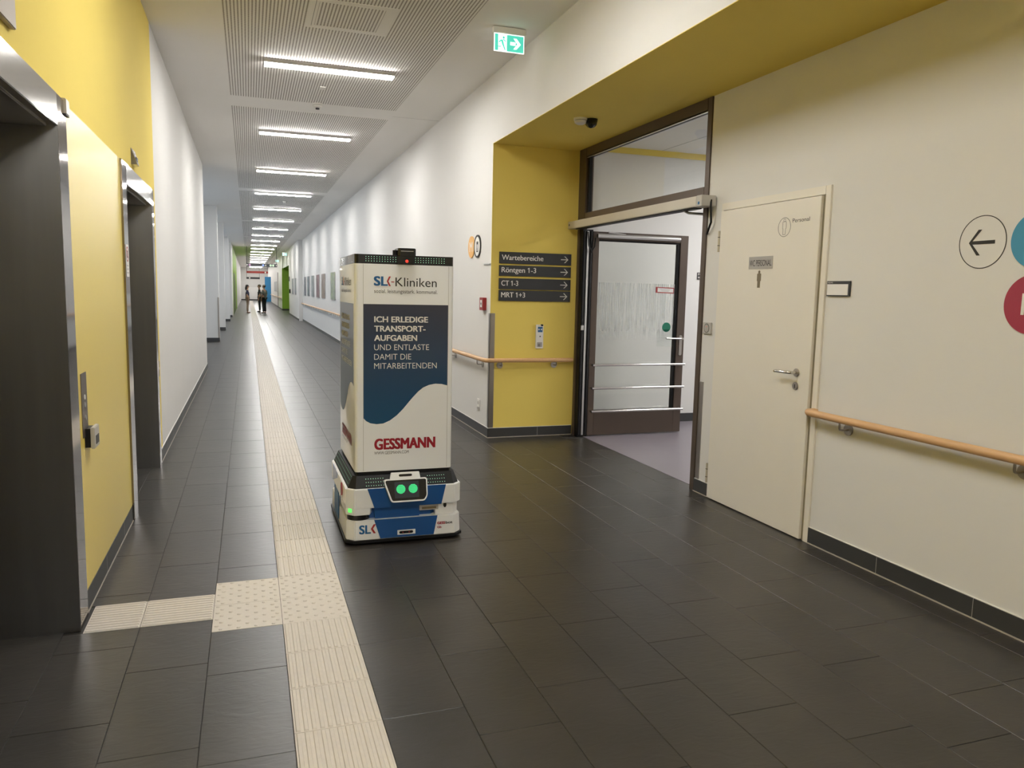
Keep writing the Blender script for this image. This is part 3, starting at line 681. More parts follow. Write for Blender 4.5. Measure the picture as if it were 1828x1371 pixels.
gd = MB().plate(F, circ(4.30, 1.165, .052, 36), .001).build('sticker', m_dgreen, lf); MB().plate(F, [(4.265, 1.160), (4.335, 1.160), (4.335, 1.168), (4.265, 1.168)], .0004, .001).build('print_line', m_dgreen, gd)
pp = MB().plate(F, [(4.19, .955), (4.40, .955), (4.40, 1.14), (4.19, 1.14)], .001); pp.build('clear_guard_plate', m_glass, lf)
t = thing('room_sign', 'small dark room sign on the white wall behind the glass door', 'sign', (5.1, 8.0, 1.70)); F = F_yw(8.0)
MB().plate(F, [(5.055, 1.706), (5.32, 1.706), (5.32, 1.788), (5.055, 1.788)], .008).build('board', m_dgrey, t); text('Flu', F, 5.064, 5.115, 1.755, .024, .0084, m_lett, t); text('M.0', F, 5.064, 5.118, 1.716, .024, .0084, m_lett, t)
# unseen light added to brighten the side room, hidden by the column
t = thing('ceiling_light', 'added unseen square ceiling light of the room behind the glass door', 'ceiling light', (6.0, 6.2, 3.10)); box('frame', m_lett, t, 5.4, 5.6, 3.13, 6.6, 6.8, 3.15); box('diffuser', m_room, t, 5.44, 5.64, 3.12, 6.56, 6.76, 3.131)

# ------------------------------------------------------------------ wayfinding signs on the yellow wall
F = F_yw(YW)
def arrowR(cx, cz, s):
    w_ = s*.10
    return [[(cx-s, cz-w_), (cx+s*.8, cz-w_), (cx+s*.8, cz+w_), (cx-s, cz+w_)],
            [(cx+s, cz), (cx+s*.15, cz+s*.82), (cx-s*.13, cz+s*.82), (cx+s*.72, cz)], [(cx+s, cz), (cx+s*.72, cz), (cx-s*.13, cz-s*.82), (cx+s*.15, cz-s*.82)]]
for i, (s, z0, z1, w_) in enumerate((('Wartebereiche', 1.796, 1.913, .452), ('Röntgen 1-3', 1.671, 1.779, .375), ('CT 1-3', 1.536, 1.649, .182), ('MRT 1+3', 1.418, 1.527, .260))):
    t = thing('wayfinding_sign', 'anthracite wayfinding strip reading %s with a white arrow' % s, 'sign', (2.81, YW, z0), 'wayfinding strips on the yellow wall')
    MB().plate(F, [(2.412, z0), (3.2, z0), (3.2, z1), (2.412, z1)], .016).build('board', m_dgrey, t, bevel=.001)
    text(s, F, 2.436, 2.436+w_, z0+.036, .052, .0165, m_lett, t, .022)
    a = MB(); s_ = .042
    for q in arrowR(3.125, (z0+z1)/2, s_): a.plate(F, q, .0005, .016)
    a.build('arrow', m_lett, t)
t = thing('door_key_switch', 'narrow white key switch unit with blue icon on the yellow wall', 'switch', (2.866, YW, .93))
MB().plate(F, rrect(2.826, .93, 2.908, 1.178, .006, 3), .02).build('housing', m_lett, t, bevel=.002)
MB().plate(F, [(2.845, 1.10), (2.898, 1.10), (2.898, 1.155), (2.845, 1.155)], .0006, .02).build('blue_label', m_bluei, t); MB().plate(F, circ(2.858, 1.128, .008, 12), .0004, .0206).plate(F, circ(2.885, 1.128, .008, 12), .0004, .0206).build('label_icon', m_lett, t)
MB().plate(F, circ(2.872, 1.055, .007, 12), .001, .02).build('key_slot', m_ink, t); MB().plate(F, [(2.840, .945), (2.895, .945), (2.895, .995), (2.840, .995)], .001, .02).build('lower_label', m_plate, t)
MB().plate(F, circ(2.867, .968, .014, 18), .012, .021).build('key_cylinder', m_steelb, t); MB().plate(F, circ(2.888, 1.172, .010, 14), .03, .008).build('black_cap', m_black, t)
# white wall beyond the robot
F = F_xr(XR)
t = thing('letter_disc', 'orange round wall sign with white letter above the fire alarm', 'sign', (XR, 8.21, 1.87)); MB().plate(F, circ(-8.215, 1.988, .118, 48), .010).build('disc', m_orange, t); text('M', F, -8.27, -8.16, 1.937, .105, .0106, m_lett, t, .0)
t = thing('lift_disc', 'white round wall sign with black ring and black lift pictogram', 'sign', (XR, 7.975, 1.86)); MB().plate(F, circ(-7.972, 1.985, .112, 48), .010).build('disc', m_lett, t)
MB().ring(F, -7.972, 1.985, .102, .121, .013).build('ring', m_ink, t); MB().plate(F, [(-8.005, 1.925), (-7.935, 1.925), (-7.935, 2.035), (-8.005, 2.035)], .0006, .010).build('lift_pictogram', m_ink, t)
MB().plate(F, person_poly(-7.97, 1.935, .085, .03), .0005, .0106).build('pictogram_figure', m_lett, t)
tag(MB().box(XR-.012, 7.50, 1.785, XR, 7.73, 1.797).build('picture_rail', m_alu), 'short thin silver rail on the white wall near the corner', 'rail')
t = thing('fire_alarm', 'red fire alarm call point on the white wall by the corner', 'fire alarm', (XR, 7.69, 1.31)); MB().plate(F, rrect(-7.755, 1.315, -7.63, 1.445, .006, 3), .04).build('housing', m_red, t, bevel=.004)
MB().plate(F, [(-7.725, 1.345), (-7.66, 1.345), (-7.66, 1.42), (-7.725, 1.42)], .001, .04).build('glass_window', m_paper, t); MB().plate(F, circ(-7.693, 1.382, .013, 16), .001, .041).build('button', m_ink, t)
t = thing('wall_socket', 'white double wall socket above the baseboard by the corner', 'socket', (XR, 7.84, .27)); MB().plate(F, rrect(-7.885, .275, -7.80, .36, .006, 3), .010).build('cover', m_lett, t, bevel=.002)
MB().plate(F, circ(-7.842, .318, .02, 20), .0006, .010).build('socket_hole', m_plate, t); MB().plate(F, rrect(-7.88, .245, -7.805, .268, .004, 2), .010).build('lower_unit', m_grey, t)

# ------------------------------------------------------------------ ceiling fittings
def clight(label, y, group='linear lights along the corridor ceiling'):
    return tag(dup(L0, (.79, y, ZC-.06)), label, 'ceiling light', group)
L0 = thing('ceiling_light', 'x', 'ceiling light', (.79, 0, ZC-.06))
box('housing', m_alu, L0, .175, -.065, ZC-.014, 1.405, .065, ZC-.003)
for a_, b_ in ((.175, .181), (1.399, 1.405)): box('end_cap', m_grey, L0, a_, -.065, ZC-.053, b_, .065, ZC-.014)
for a_, b_ in ((-.065, -.060), (.060, .065)): box('side_profile', m_grey, L0, .181, a_, ZC-.041, 1.399, b_, ZC-.014)
box('diffuser', m_diff, L0, .181, -.060, ZC-.052, 1.399, .060, ZC-.016)
LY_ = [7.9, 11.35, 15.0, 18.58, 22.17, 25.86, 29.69, 33.52, 37.48, 41.48, 45.38, 49.55, 53.68, 57.8, 62.1, 66.7, 71.0]
for i, yv in enumerate(LY_): clight('%s linear ceiling light down the corridor counting from the camera' % ORDN[i], yv)
for yv, l in ((4.25, 'just ahead of'), (.6, 'right above'), (-3.05, 'first one behind'), (-6.7, 'added second one behind'), (-10.35, 'added third one behind')): clight('linear ceiling light outside the picture, %s the viewpoint' % l, yv)  # the two rearmost are added to throw frontal light on the robot
for yv, l in ((75.2, 'fifth'), (78.6, 'fourth'), (82, 'third'), (85.2, 'second'), (88.4, 'last')): clight('%s added linear ceiling light counting back from the corridor end' % l if l != 'last' else 'very last added linear ceiling light before the corridor end wall', yv)  # added beyond the measured row to brighten the end wall
for ch in list(L0.children): bpy.data.objects.remove(ch)
bpy.data.objects.remove(L0)
def smoke(x, y, z, label, r=.05):
    t = thing('smoke_detector', label, 'smoke detector', (x, y, z-.05))
    MB().tube([(x, y, z), (x, y, z-.018)], r*1.1, 24).build('base', m_lett, t, smooth=True)
    MB().tube([(x, y, z-.018), (x, y, z-.022)], r*.9, 24).build('slot_ring', m_ink, t)
    MB().tube([(x, y, z-.022), (x, y, z-.040), (x, y, z-.05)], r, 24, rs=[r, r*.92, r*.6]).build('head', m_lett, t, smooth=True); return t
s1 = smoke(.80, 9.50, ZC, 'white smoke detector on the ceiling between the first two lights', .055)
MB().tube([(.80, 9.5, ZC-.05), (.80, 9.5, ZC-.066)], .022, 12).build('sensor_tip', m_dgrey, s1)
smoke(2.665, 6.12, ZS, 'white smoke detector on the yellow soffit', .052)
t = thing('motion_sensor', 'black cone motion sensor beside the smoke detector on the yellow soffit', 'sensor', (2.755, 6.10, ZS-.06)); MB().tube([(2.765, 6.12, ZS), (2.755, 6.10, ZS-.035), (2.735, 6.06, ZS-.065)], .05, 16, rs=[.055, .05, .022]).build('hood', m_gblack, t, smooth=True); MB().ball((2.735, 6.055, ZS-.06), .014).build('lens', m_black, t, smooth=True)
smoke(.80, 27.9, ZC, 'distant smoke detector on the corridor ceiling by the sixth light', .055); smoke(.9, 20.3, ZC, 'distant smoke detector on the ceiling after the fourth light', .05)
tag(MB().box(.76, 8.68, ZC-.014, .82, 8.78, ZC-.003).build('ceiling_marker', m_lett), 'small white marker plate on the perforated ceiling', 'marker')
def exitsign(x0, x1, y, z1, label, detail=True):
    t = thing('exit_sign', label, 'exit sign', ((x0+x1)/2, y, z1-.24)); w_ = x1-x0; F = F_yw(y)
    box('housing', m_lett, t, x0-.01, y-.02, z1-.05, x1+.01, y+.03, z1, bevel=.003)
    MB().plate(F, [(x0, z1-.19), (x1, z1-.19), (x1, z1-.05), (x0, z1-.05)], .008, -.004).build('panel', m_exitw, t)
    MB().plate(F, [(x0+.006, z1-.184), (x0+.034, z1-.184), (x0+.034, z1-.056), (x0+.006, z1-.056)], .0005, .004).build('green_field', m_exitg, t)
    g = MB().plate(F, [(x0+w_*.42, z1-.184), (x1-.006, z1-.184), (x1-.006, z1-.056), (x0+w_*.42, z1-.056)], .0005, .004)
    g.build('green_field', m_exitg, t)
    cx, cz = x0+w_*.71, z1-.12; a = MB()
    a.plate(F, [(cx-.045, cz-.013), (cx+.0, cz-.013), (cx+.0, cz+.013), (cx-.045, cz+.013)], .0004, .0046)
    a.plate(F, [(cx-.018, cz+.042), (cx+.008, cz+.042), (cx+.045, cz), (cx+.015, cz)], .0004, .0046); a.plate(F, [(cx+.015, cz), (cx+.045, cz), (cx+.008, cz-.042), (cx-.018, cz-.042)], .0004, .0046)
    a.build('arrow', m_exitw, t)
    rx, rz = x0+w_*.28, z1-.12; r = MB().plate(F, circ(rx+.008, rz+.040, .010, 14), .0004, .0046)
    for q in ([(0, .025), (.012, -.012), (-.004, -.015), (-.016, .020)], [(-.012, .026), (-.036, .004), (-.03, -.002), (-.008, .014)], [(.0, .024), (.028, .006), (.032, .012), (.008, .030)], [(.010, -.008), (.026, -.055), (.017, -.058), (-.004, -.012)], [(-.004, -.012), (-.016, -.036), (-.042, -.034), (-.042, -.028), (-.012, -.028), (.004, -.008)]):
        r.plate(F, [(rx+u, rz+v) for u, v in q], .0004, .0046)
    r.build('running_figure', m_exitg, t)
    return t
exitsign(1.918, 2.175, 6.2, ZC-.002, 'lit green exit sign under the ceiling close to the camera')
for a, y, l in ((1.86, 46, 'distant lit exit sign nearer of the two by the green portal'), (1.88, 58, 'distant lit exit sign farther of the two past the green portal')):
    e_ = exitsign(a, a+.25, y, 3.49, l); MB().tube([(a+.12, y, 3.48), (a+.12, y, ZC)], .01, 6).build('rod', m_grey, e_)

# ------------------------------------------------------------------ hanging direction signs far down the corridor
def hang(x0, x1, y, z0, z1, mat, label, discs, name='hanging_sign'):
    t = thing(name, label, 'sign', ((x0+x1)/2, y, z0)); F = F_yw(y)
    box('board', mat, t, x0, y, z0, x1, y+.05, z1)
    for xx in (x0+.03, x1-.03): MB().tube([(xx, y+.025, z1), (xx, y+.025, ZC)], .012, 6).build('rod', m_dgrey, t)
    for cx, m_ in discs: MB().plate(F, circ(cx, (z0+z1)/2, (z1-z0)*.38, 20), .004).build('icon_disc', m_, t)
    return t
m_pink = M('pink icon', (.62, .38, .6), .5); m_lblue = M('blue icon', (.25, .36, .75), .5); m_lgreen = M('pale green icon', (.6, .8, .6), .5); m_rsign = M('red hanging board', (.30, .03, .025), .45)
hg = hang(-.08, 1.47, 43, 2.565, 2.72, m_dgrey, 'dark hanging direction board with round icons and arrows', ((.09, m_pink), (.76, m_lblue), (1.14, m_lgreen), (1.27, m_lgreen)))
a = MB(); F = F_yw(43)
a.plate(F, [(-.065, 2.60), (.02, 2.643), (-.065, 2.69)], .004); a.plate(F, [(1.44, 2.61), (1.38, 2.643), (1.44, 2.675)], .004); a.plate(F, [(.89, 2.68), (.85, 2.64), (.88, 2.64), (.88, 2.60), (.90, 2.60), (.90, 2.64), (.93, 2.64)], .004); a.build('arrows', m_lett, hg)
hang(-.11, 1.35, 58, 2.46, 2.61, m_rsign, 'red hanging direction board with one white icon', ((1.17, m_lett),))
hang(-.15, 1.0, 74, 2.2, 2.37, m_dgrey, 'dark green hanging direction board farthest down the corridor', ((.13, m_lett),))
t = thing('portal_sign', 'red and white hanging sign in the mouth of the green portal', 'sign', (2.4, 45.3, 2.5)); box('board', m_rsign, t, 2.2, 45.3, 2.52, 2.88, 45.33, 2.735)
for k in range(3): box('white_mark', m_lett, t, 2.27+.2*k, 45.294, 2.56, 2.38+.2*k, 45.3, 2.69)

# ------------------------------------------------------------------ pictures on the right wall
pics = [(22.25, 23.45, ((.05, .07, .03), (.30, .34, .28), (.34, .42, .08)), 'green and grey picture panel nearest the robot'),
        (25.25, 26.45, ((.10, .05, .04), (.30, .20, .15), (.22, .22, .24)), 'brown and orange picture panel second from the robot'),
        (27.35, 28.55, ((.14, .05, .06), (.30, .15, .18), (.10, .06, .07)), 'dark pink picture panel third from the robot'),
        (29.65, 30.85, ((.12, .13, .14), (.28, .31, .33), (.40, .42, .42)), 'pale grey picture panel fourth from the robot'),
        (31.9, 33.0, ((.02, .03, .04), (.12, .15, .2), (.40, .45, .5)), 'dark grey landscape picture panel fifth from the robot'),
        (33.9, 34.95, ((.02, .02, .04), (.14, .15, .22), (.42, .46, .55)), 'dark blue grey picture panel sixth from the robot')]
for i, (a, b, c, l) in enumerate(pics):
    t = thing('wall_picture', l, 'picture', (XR, (a+b)/2, 1.17), 'picture panels on the right wall'); F = F_xr(XR)
    MB().plate(F, rrect(-b, 1.175, -a, 1.975, .06, 5), .02).build('board', m_plate, t)
    MB().plate(F, rrect(-b+.01, 1.185, -a-.01, 1.965, .055, 5), .001, .02).build('print', picmat('picture print %d' % i, c, i), t)
for i, (a, b, l) in enumerate(((38.1, 39.2, 'small grey picture panel on the wall step, nearer one'), (40.4, 41.6, 'small grey picture panel on the wall step, farther one'), (62.5, 64.5, 'grey picture panel far beyond the green portal, nearer one'), (66, 68.5, 'grey picture panel far beyond the green portal, farther one'))):
    X_ = 2.16 if a < 50 else 2.10; F = F_xr(X_); t = thing('wall_picture', l, 'picture', (X_, (a+b)/2, 1.17), 'picture panels on the right wall')
    MB().plate(F, rrect(-b, 1.175, -a, 1.96, .06, 5), .02).build('board', m_plate, t); MB().plate(F, rrect(-b+.01, 1.185, -a-.01, 1.95, .055, 5), .001, .02).build('print', picmat('picture print s%d' % i, ((.12, .13, .15), (.28, .31, .34), (.4, .42, .44)), i+9), t)
tag(MB().box(2.10, 43.4, 1.2, 2.16, 43.7, 1.42).build('wall_phone', m_black, bevel=.01), 'small black wall phone by the green portal edge', 'phone')
tag(MB().box(2.13, 44.3, 1.85, 2.16, 44.7, 2.1).build('room_sign', m_dgrey, bevel=.004), 'small dark sign beside the green portal', 'sign')

# ------------------------------------------------------------------ delivery robot
rb = thing('delivery_robot', 'white and blue self-driving delivery robot with tall printed cabinet', 'robot', (.87, 4.86, 0))
def octo(x0, y0, x1, y1, c): return [(x0+c, y0), (x1-c, y0), (x1, y0+c), (x1, y1-c), (x1-c, y1), (x0+c, y1), (x0, y1-c), (x0, y0+c)]
RX0, RX1, RY0, RY1 = .520, 1.215, 4.42, 5.30
for xx in (RX0+.08, RX1-.08):
    for yy in (RY0+.1, RY1-.1): MB().tube([(xx-.02, yy, .03), (xx+.02, yy, .03)], .03, 14).build('wheel', m_black, rb, smooth=True)
MB().prism(octo(RX0-.008, RY0-.008, RX1+.008, RY1+.008, .045), .016, .032).build('skirt', m_black, rb)
lo = MB().prism(octo(RX0, RY0, RX1, RY1, .045), .032, .150, octo(RX0+.004, RY0+.006, RX1-.004, RY1-.006, .045)).build('lower_shell', m_rwhite, rb, bevel=.004)
MB().prism(octo(RX0+.06, RY0+.05, 1.06, RY1-.05, .03), .148, .235).build('core', m_rblue, rb)
up = MB().prism(octo(RX0, RY0+.004, RX1, RY1, .045), .222, .340).build('upper_shell', m_rwhite, rb, bevel=.004)
MB().prism([(RX0+.045, RY0+.004), (.655, RY0+.004), (.675, RY0+.06), (.675, RY0+.3), (RX0, RY0+.3), (RX0, RY0+.049)], .182, .225).build('corner_block', m_rwhite, rb, bevel=.003)
MB().tube([(.598, 4.50, .150), (.598, 4.50, .183)], .068, 24).build('lidar', m_gblack, rb, smooth=True); MB().tube([(1.137, 5.22, .150), (1.137, 5.22, .223)], .068, 24).build('lidar', m_gblack, rb, smooth=True)
rbk = MB().prism([(1.055, RY0+.03), (1.165, RY0+.03), (RX1-.012, RY0+.075), (RX1-.012, RY0+.3), (1.055, RY0+.3)], .148, .223).build('sensor_block', m_rwhite, rb, bevel=.003)
F = F_yw(RY0+.03); MB().plate(F, circ(1.115, .206, .010, 18, ry=.016), .002).build('sensor_eye', m_ink, rbk)
sl = MB().plate(F_yw(RY0+.038), [(.957, .182), (1.073, .182), (1.073, .224), (.957, .224)], .012).build('rating_label', m_grey, rb); MB().plate(F_yw(RY0+.038), [(.972, .188), (1.06, .188), (1.06, .202), (.972, .202)], .001, .012).build('label_bar', m_brown, sl); MB().plate(F_yw(RY0+.038), [(.972, .214), (1.06, .214), (1.06, .219), (.972, .219)], .001, .012).build('label_bar', m_slkr, sl)
F = F_yw(RY0)
MB().plate(F, [(.640, .3405), (.682, .2215), (1.086, .2215), (1.113, .3405)], .004, -.003).build('blue_panel', m_rblue, rb)
F2 = Fr((0, RY0-.0005, .036), (1, 0, 0), Vector((0, .006, .114)).normalized())
MB().plate(F2, [(.716, 0), (1.039, 0), (1.063, .114), (.680, .114)], .003).build('blue_panel', m_rblue, rb)
MB().plate(F, [(.690, .145), (.956, .145), (.956, .24), (.680, .24)], .03, -.058).build('blue_panel', m_rblue, rb)
cw = MB().plate(F2, [(.817, .014), (.926, .014), (.926, .042), (.817, .042)], .004, .003).build('depth_camera', m_rwhite, rb, bevel=.001); MB().plate(F2, rrect(.828, .020, .912, .036, .008, 4), .001, .007).build('lens_slot', m_gblack, cw)
for xx in (.850, .888): MB().plate(F2, circ(xx, .028, .004, 10), .0006, .008).build('lens', m_red, cw)
# print on the base
lg = MB(); letters(lg, 'SL', F2, .592, .660, .034, .052, .0012, .05); lg.build('logo_letters', m_slkb, rb)
ch = lambda x, z, w_, h: [(x, z+h/2), (x+w_*.55, z+h), (x+w_, z+h), (x+w_*.42, z+h/2), (x+w_, z), (x+w_*.55, z)]
MB().plate(F2, ch(.660, .034, .030, .054), .0012).build('logo_chevron', m_slkr, rb)
text('GESS', F2, 1.062, 1.112, .058, .016, .0012, m_gess, rb, .09); text('bot', F2, 1.114, 1.157, .058, .016, .0012, m_ink, rb, .05); text('Gb', F2, 1.062, 1.088, .034, .013, .0012, m_gess, rb, .07)
# deck with status leds
dk0, dk1 = octo(RX0+.012, RY0+.014, RX1-.012, RY1-.01, .04), octo(.566, 4.488, 1.18, 5.285, .02)
MB().prism(dk0, .338, .405, dk1).prism(octo(.588, 4.508, 1.158, 5.272, .01), .405, .425).build('deck', m_black, rb)
ld = MB(); A = Vector((0, RY0+.014, .338)); B = Vector((0, 4.488, .405)); uu = (B-A).normalized(); Fd = Fr(A, (1, 0, 0), uu); Ld = (B-A).length
for xs in ([.638+.0145*k for k in range(8)], [1.01+.0145*k for k in range(8)]):
    for x_ in xs:
        for q in range(3): ld.plate(Fd, circ(x_, Ld*(.22+.26*q), .0017, 6), .0006)
A2 = Vector((RX0+.012, 0, .338)); B2 = Vector((.566, 0, .405)); Fs = Fr(A2, (0, -1, 0), (B2-A2).normalized())
for k in range(24):
    for q in range(3): ld.plate(Fs, circ(-5.22+.03*k, Ld*(.22+.26*q), .0017, 6), .0006)
# cabinet
CX0, CX1, CY0, CY1 = .579, 1.167, 4.50, 5.28
cb = MB().prism([(x, y) for x, y in rrect(CX0, CY0, CX1, CY1, .022, 5)], .425, 1.652).build('cabinet', m_rside, rb, smooth=True)
MB().prism(rrect(CX0+.001, CY0+.001, CX1-.001, CY1-.001, .022, 5), 1.652, 1.706).build('cabinet_cap', m_gblack, rb, smooth=True)
Fc = F_yw(CY0+.001)
for x0, n_ in ((.644, 12), (.918, 13)):
    for k in range(n_):
        for q in range(3): ld.plate(Fc, circ(x0+.0157*k, 1.668+.0125*q, .0017, 6), .0006)
lo_ = ld.build('status_leds', m_led, rb); lo_['kind'] = 'stuff'
for xx in (.627, 1.134): MB().plate(F_yw(CY0), [(xx, .43), (xx+.002, .43), (xx+.002, 1.65), (xx, 1.65)], .0004, .0002).build('panel_seam', m_plate, rb)
WAVE = [(.629, .748), (.645, .731), (.668, .718), (.705, .711), (.745, .714), (.785, .731), (.825, .760), (.865, .800), (.900, .842), (.926, .872), (.955, .902), (.985, .925), (1.02, .940), (1.06, .947), (1.10, .944), (1.1335, .935)]
LINES = [('ICH ERLEDIGE', .691, 1.011, 1.315, .034, .05), ('TRANSPORT-', .691, .997, 1.2605, .034, .05), ('AUFGABEN', .691, .946, 1.206, .034, .05), ('UND ENTLASTE', .691, 1.019, 1.151, .034, -.006), ('DAMIT DIE', .691, .911, 1.095, .034, -.006), ('MITARBEITENDEN', .691, 1.067, 1.041, .034, -.006)]
def cabinet_print(F, X):
    pn = MB().plate(F, [(X(x), z) for x, z in WAVE]+[(X(1.1335), 1.42), (X(.629), 1.42)], .0006, .0002).build('printed_field', m_navy, cb)
    for s, a, b, z, h_, of in LINES: text(s, F, X(a), X(b), z, h_, .0012, m_lett, pn, of, 'slogan_line')
    text('SL', F, X(.689), X(.770), 1.527, .054, .0008, m_slkb, cb, .06); MB().plate(F, [(X(x), z) for x, z in ch(.764, 1.526, .024, .056)], .0004, .0004).plate(F, [(X(.790), 1.548), (X(.808), 1.548), (X(.808), 1.553), (X(.790), 1.553)], .0004, .0004).build('logo_chevron', m_slkr, cb)
    text('Kliniken', F, X(.815), X(1.062), 1.526, .051, .0008, m_ink, cb); text('sozial. leistungsstark. kommunal.', F, X(.691), X(1.066), 1.486, .021, .0008, m_ink, cb)
    text('GESSMANN', F, X(.692), X(1.063), .556, .066, .0008, m_gess, cb, .062); text('WWW.GESSMANN.COM', F, X(.692), X(.899), .527, .018, .0008, m_ink, cb)
cabinet_print(F_yw(CY0), lambda x: x)
cabinet_print(F_xr(CX0), lambda x: -5.235+(x-.629)*.68/.505)
cabinet_print(Fr((CX1, 0, 0), (0, 1, 0), (0, 0, 1)), lambda x: 4.555+(x-.629)*.68/.505)
# camera head on the cap
hd_ = MB().box(.822, 4.478, 1.655, .925, 4.56, 1.70).prism(rrect(.826, 4.475, .932, 4.60, .012, 3), 1.70, 1.747).build('camera_head', m_gblack, rb, bevel=.004)
MB().tube([(.815, 4.52, 1.70), (.815, 4.52, 1.735)], .014, 10).build('side_antenna', m_black, hd_, smooth=True); MB().plate(F_yw(4.478), circ(.878, 1.672, .009, 14), .001).build('status_lamp', m_ledr, hd_); MB().plate(F_yw(4.475), [(.842, 1.728), (.916, 1.728), (.916, 1.731), (.842, 1.731)], .0006).build('glint_strip', m_alu, hd_)
# tablet with eyes
ta = math.radians(14); Ft = Fr((0, 4.372, .262), (1, 0, 0), (0, math.sin(ta), math.cos(ta)))
def rpoly(pts, r, n=5):
    out = []; k = len(pts)
    for i in range(k):
        p0, p1, p2 = Vector(pts[i-1]), Vector(pts[i]), Vector(pts[(i+1) % k]); a = p1+(p0-p1).normalized()*r; b = p1+(p2-p1).normalized()*r
        for j in range(n+1): t_ = j/n; out.append(tuple(a*(1-t_)**2+p1*2*t_*(1-t_)+b*t_*t_))
    return out
tb = MB().plate(Ft, rpoly([(.775, 0), (.974, 0), (.992, .030), (.992, .138), (.735, .138), (.735, .118)], .016), .030, -.030).build('tablet', m_rwhite, rb, bevel=.003)
MB().plate(Ft, [(.772, .138), (.953, .138), (.946, .176), (.779, .176)], .024, -.026).build('tablet_camera', m_rwhite, rb, bevel=.002); MB().plate(Ft, rrect(.823, .150, .902, .164, .007, 4), .001, -.002).build('camera_slot', m_gblack, rb)
MB().plate(Ft, rpoly([(.780, .009), (.970, .009), (.985, .034), (.985, .130), (.742, .130), (.745, .112)], .010), .001, 0).build('screen_glass', m_gblack, tb)
sc = MB().plate(Ft, [(.795, .024), (.940, .024), (.940, .120), (.795, .120)], .0006, .001).build('screen', m_scr, tb)
for cx in (.832, .905):
    e_ = MB()
    for k in range(8):
        z0 = -.027+.0068*k; z1 = z0+.0048
        def hw(z): return math.sqrt(max(0, .027**2-z*z))
        pts = [(cx+hw(z), .076+z) for z in (z0, (z0+z1)/2, z1)]+[(cx-hw(z), .076+z) for z in (z1, (z0+z1)/2, z0)]
        e_.plate(Ft, pts, .0004, .0016)
    e_.build('eye', m_eye, tb)
# left side fittings
Fl = F_xr(RX0)
MB().plate(Fl, circ(-4.66, .29, .03, 24, ry=.04), .006).build('emergency_button', m_red, rb); MB().plate(Fl, [(-4.98, .225), (-4.74, .225), (-4.74, .338), (-4.98, .338)], .002).build('side_panel', m_rwhite, rb)
MB().plate(Fl, [(-5.06, .05), (-4.83, .05), (-4.83, .222), (-5.06, .222)], .004).build('side_panel', m_slkb, rb); MB().plate(Fl, [(-5.16, .228), (-4.9, .30), (-4.9, .337), (-5.16, .337)], .004).build('side_panel', m_rblue, rb)
Fq = Fr((RX0, RY0+.049, 0), Vector((1, -1, 0)).normalized(), (0, 0, 1)); MB().plate(Fq, [(.020, .200), (.043, .200), (.043, .222), (.020, .222)], .003).build('signal_lamp', m_ledg, rb)

# ------------------------------------------------------------------ people
def skinmesh(nodes, edges, sub=2):
    me = bpy.data.meshes.new('s'); me.from_pydata([n[0] for n in nodes], edges, [])
    o = bpy.data.objects.new('s', me); COL.objects.link(o)
    o.modifiers.new('k', 'SKIN'); sv = me.skin_vertices[0].data
    for i, n in enumerate(nodes): sv[i].radius = (n[1], n[2] if len(n) > 2 else n[1])
    sv[0].use_root = True
    ss = o.modifiers.new('s', 'SUBSURF'); ss.levels = sub; ss.render_levels = sub
    dg = bpy.context.evaluated_depsgraph_get(); dg.update(); m = bpy.data.meshes.new_from_object(o.evaluated_get(dg))
    r = MB(); r.v = [tuple(v.co) for v in m.vertices]; r.f = [tuple(p.vertices) for p in m.polygons]
    bpy.data.objects.remove(o); bpy.data.meshes.remove(me); bpy.data.meshes.remove(m); return r
def chain(nodes, edges, start, pts):
    k = start
    for p in pts:
        nodes.append(p); edges.append((k, len(nodes)-1)); k = len(nodes)-1
    return k
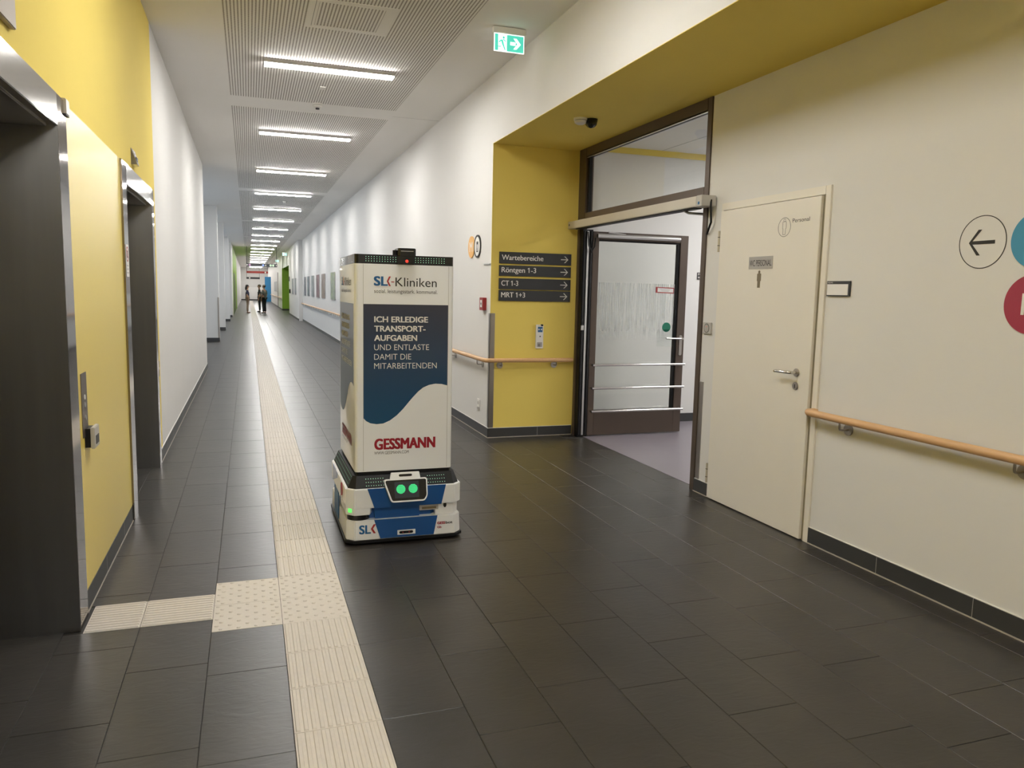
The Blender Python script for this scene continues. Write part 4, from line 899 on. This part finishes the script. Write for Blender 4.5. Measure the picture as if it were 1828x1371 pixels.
def person(label, x, y, ang, scale, top, leg, hair, shoe, longhair, elbow, skin=m_skin):
    root = thing('person', label, 'person', (x, y, 0)); ca, sa = math.cos(ang), math.sin(ang)
    def place(mb, name, mat, par=None):
        mb.v = [(x+(vx*ca-vy*sa)*scale, y+(vx*sa+vy*ca)*scale, vz*scale) for vx, vy, vz in mb.v]
        return mb.build(name, mat, par or root, smooth=True)
    # local: faces +x, left arm on +y
    n = [((0, 0, .94), .11, .13)]; e = []
    ch_ = chain(n, e, 0, [((0, 0, 1.10), .10, .12), ((0, 0, 1.28), .11, .14), ((.0, 0, 1.40), .06, .07)])
    neck = chain(n, e, ch_, [((.01, 0, 1.46), .045), ((.02, 0, 1.52), .07, .062), ((.025, 0, 1.58), .085, .07), ((.02, 0, 1.64), .06, .055)])
    n.append(((.115, 0, 1.545), .012)); e.append((neck-1, len(n)-1))                       # nose
    for s in (1, -1):
        n.append(((.02, .078*s, 1.555), .014)); e.append((neck-1, len(n)-1))               # ear
        sh = chain(n, e, 2, [((0, .13*s, 1.36), .06), ((-.01, .18*s, 1.33), .05), ((-.02, .20*s, 1.20), .043), ((-.02, .215*s, 1.08), .036), ((elbow*.6, .21*s, .96), .031), ((elbow, .20*s, .87), .022)])
        pm = chain(n, e, sh, [((elbow+.01, .20*s, .82), .028, .018)])
        for q, ln in enumerate((.075, .085, .08, .06)):
            dx = -.024+.016*q; chain(n, e, pm, [((elbow+.01+dx, .20*s, .79), .009), ((elbow+.02+dx, .197*s, .79-ln*.5), .008), ((elbow+.03+dx, .19*s, .79-ln), .007)])
        chain(n, e, pm-1, [((elbow+.04, .19*s, .835), .010), ((elbow+.055, .185*s, .80), .008)])
        chain(n, e, 0, [((0, .085*s, .88), .085), ((.01, .09*s, .68), .075), ((.01, .09*s, .49), .055), ((-.01, .09*s, .28), .05), ((-.01, .09*s, .09), .035), ((.04, .095*s, .04), .035), ((.13, .10*s, .03), .028)])
    place(skinmesh(n, e, 1), 'body', skin)
    n = [((0, 0, 1.10), .118, .14)]; e = []
    chain(n, e, 0, [((0, 0, .96), .125, .15), ((0, 0, .84), .13, .155)]); c = chain(n, e, 0, [((0, 0, 1.28), .125, .155), ((0, 0, 1.40), .07, .08)])
    for s in (1, -1): chain(n, e, c-1, [((0, .13*s, 1.36), .072), ((-.01, .18*s, 1.33), .062), ((-.02, .20*s, 1.20), .055), ((-.02, .212*s, 1.10), .05)])
    place(skinmesh(n, e, 1), 'top', top)
    n = [((0, 0, .94), .12, .14)]; e = []
    for s in (1, -1): chain(n, e, 0, [((0, .085*s, .86), .098), ((.01, .09*s, .68), .086), ((.01, .09*s, .49), .07), ((-.005, .09*s, .28), .065), ((-.005, .09*s, .10), .06)])
    place(skinmesh(n, e, 1), 'trousers', leg)
    for s in (1, -1): place(MB().ball((.05, .095*s, .045), .05, sq=(2.2, .9, .85)), 'shoe', shoe)
    hm = MB().ball((-.005, 0, 1.595), .098, 12, 8, (1.02, .88, .95))
    if longhair: hm.ball((-.06, 0, 1.47), .09, 12, 8, (.75, .95, 1.5))
    place(hm, 'hair', hair)
    for s in (1, -1): place(MB().ball((.100, .03*s, 1.575), .010, 8, 5), 'eye', m_ink)
    place(MB().ball((.098, 0, 1.505), .016, 8, 5, (.5, 1.2, .4)), 'mouth', m_brown)
m_tunic = M('navy tunic', (.035, .035, .085), .7); m_beige = M('beige trousers', (.34, .25, .19), .7); m_hairb = M('dark hair', (.012, .009, .008), .5)
m_blk = M('black cloth', (.010, .012, .013), .8); m_gtop = M('grey green shirt', (.10, .105, .095), .75); m_hbr = M('brown hair', (.07, .045, .02), .5); m_shoe = M('tan shoes', (.25, .15, .11), .6); m_dtop = M('dark grey waistcoat', (.035, .036, .042), .75)
person('woman in navy tunic and beige trousers standing in the distance', -.06, 46.5, 0, .96, m_tunic, m_beige, m_hairb, m_shoe, True, .04)
person('person in dark top and black trousers, left of the distant pair', .62, 48.3, math.pi, .98, m_dtop, m_blk, m_hbr, m_blk, False, .05)
person('person in grey shirt and black trousers, right of the distant pair', .84, 46.0, math.pi*.8, .97, m_gtop, m_blk, m_hbr, m_blk, False, .05)
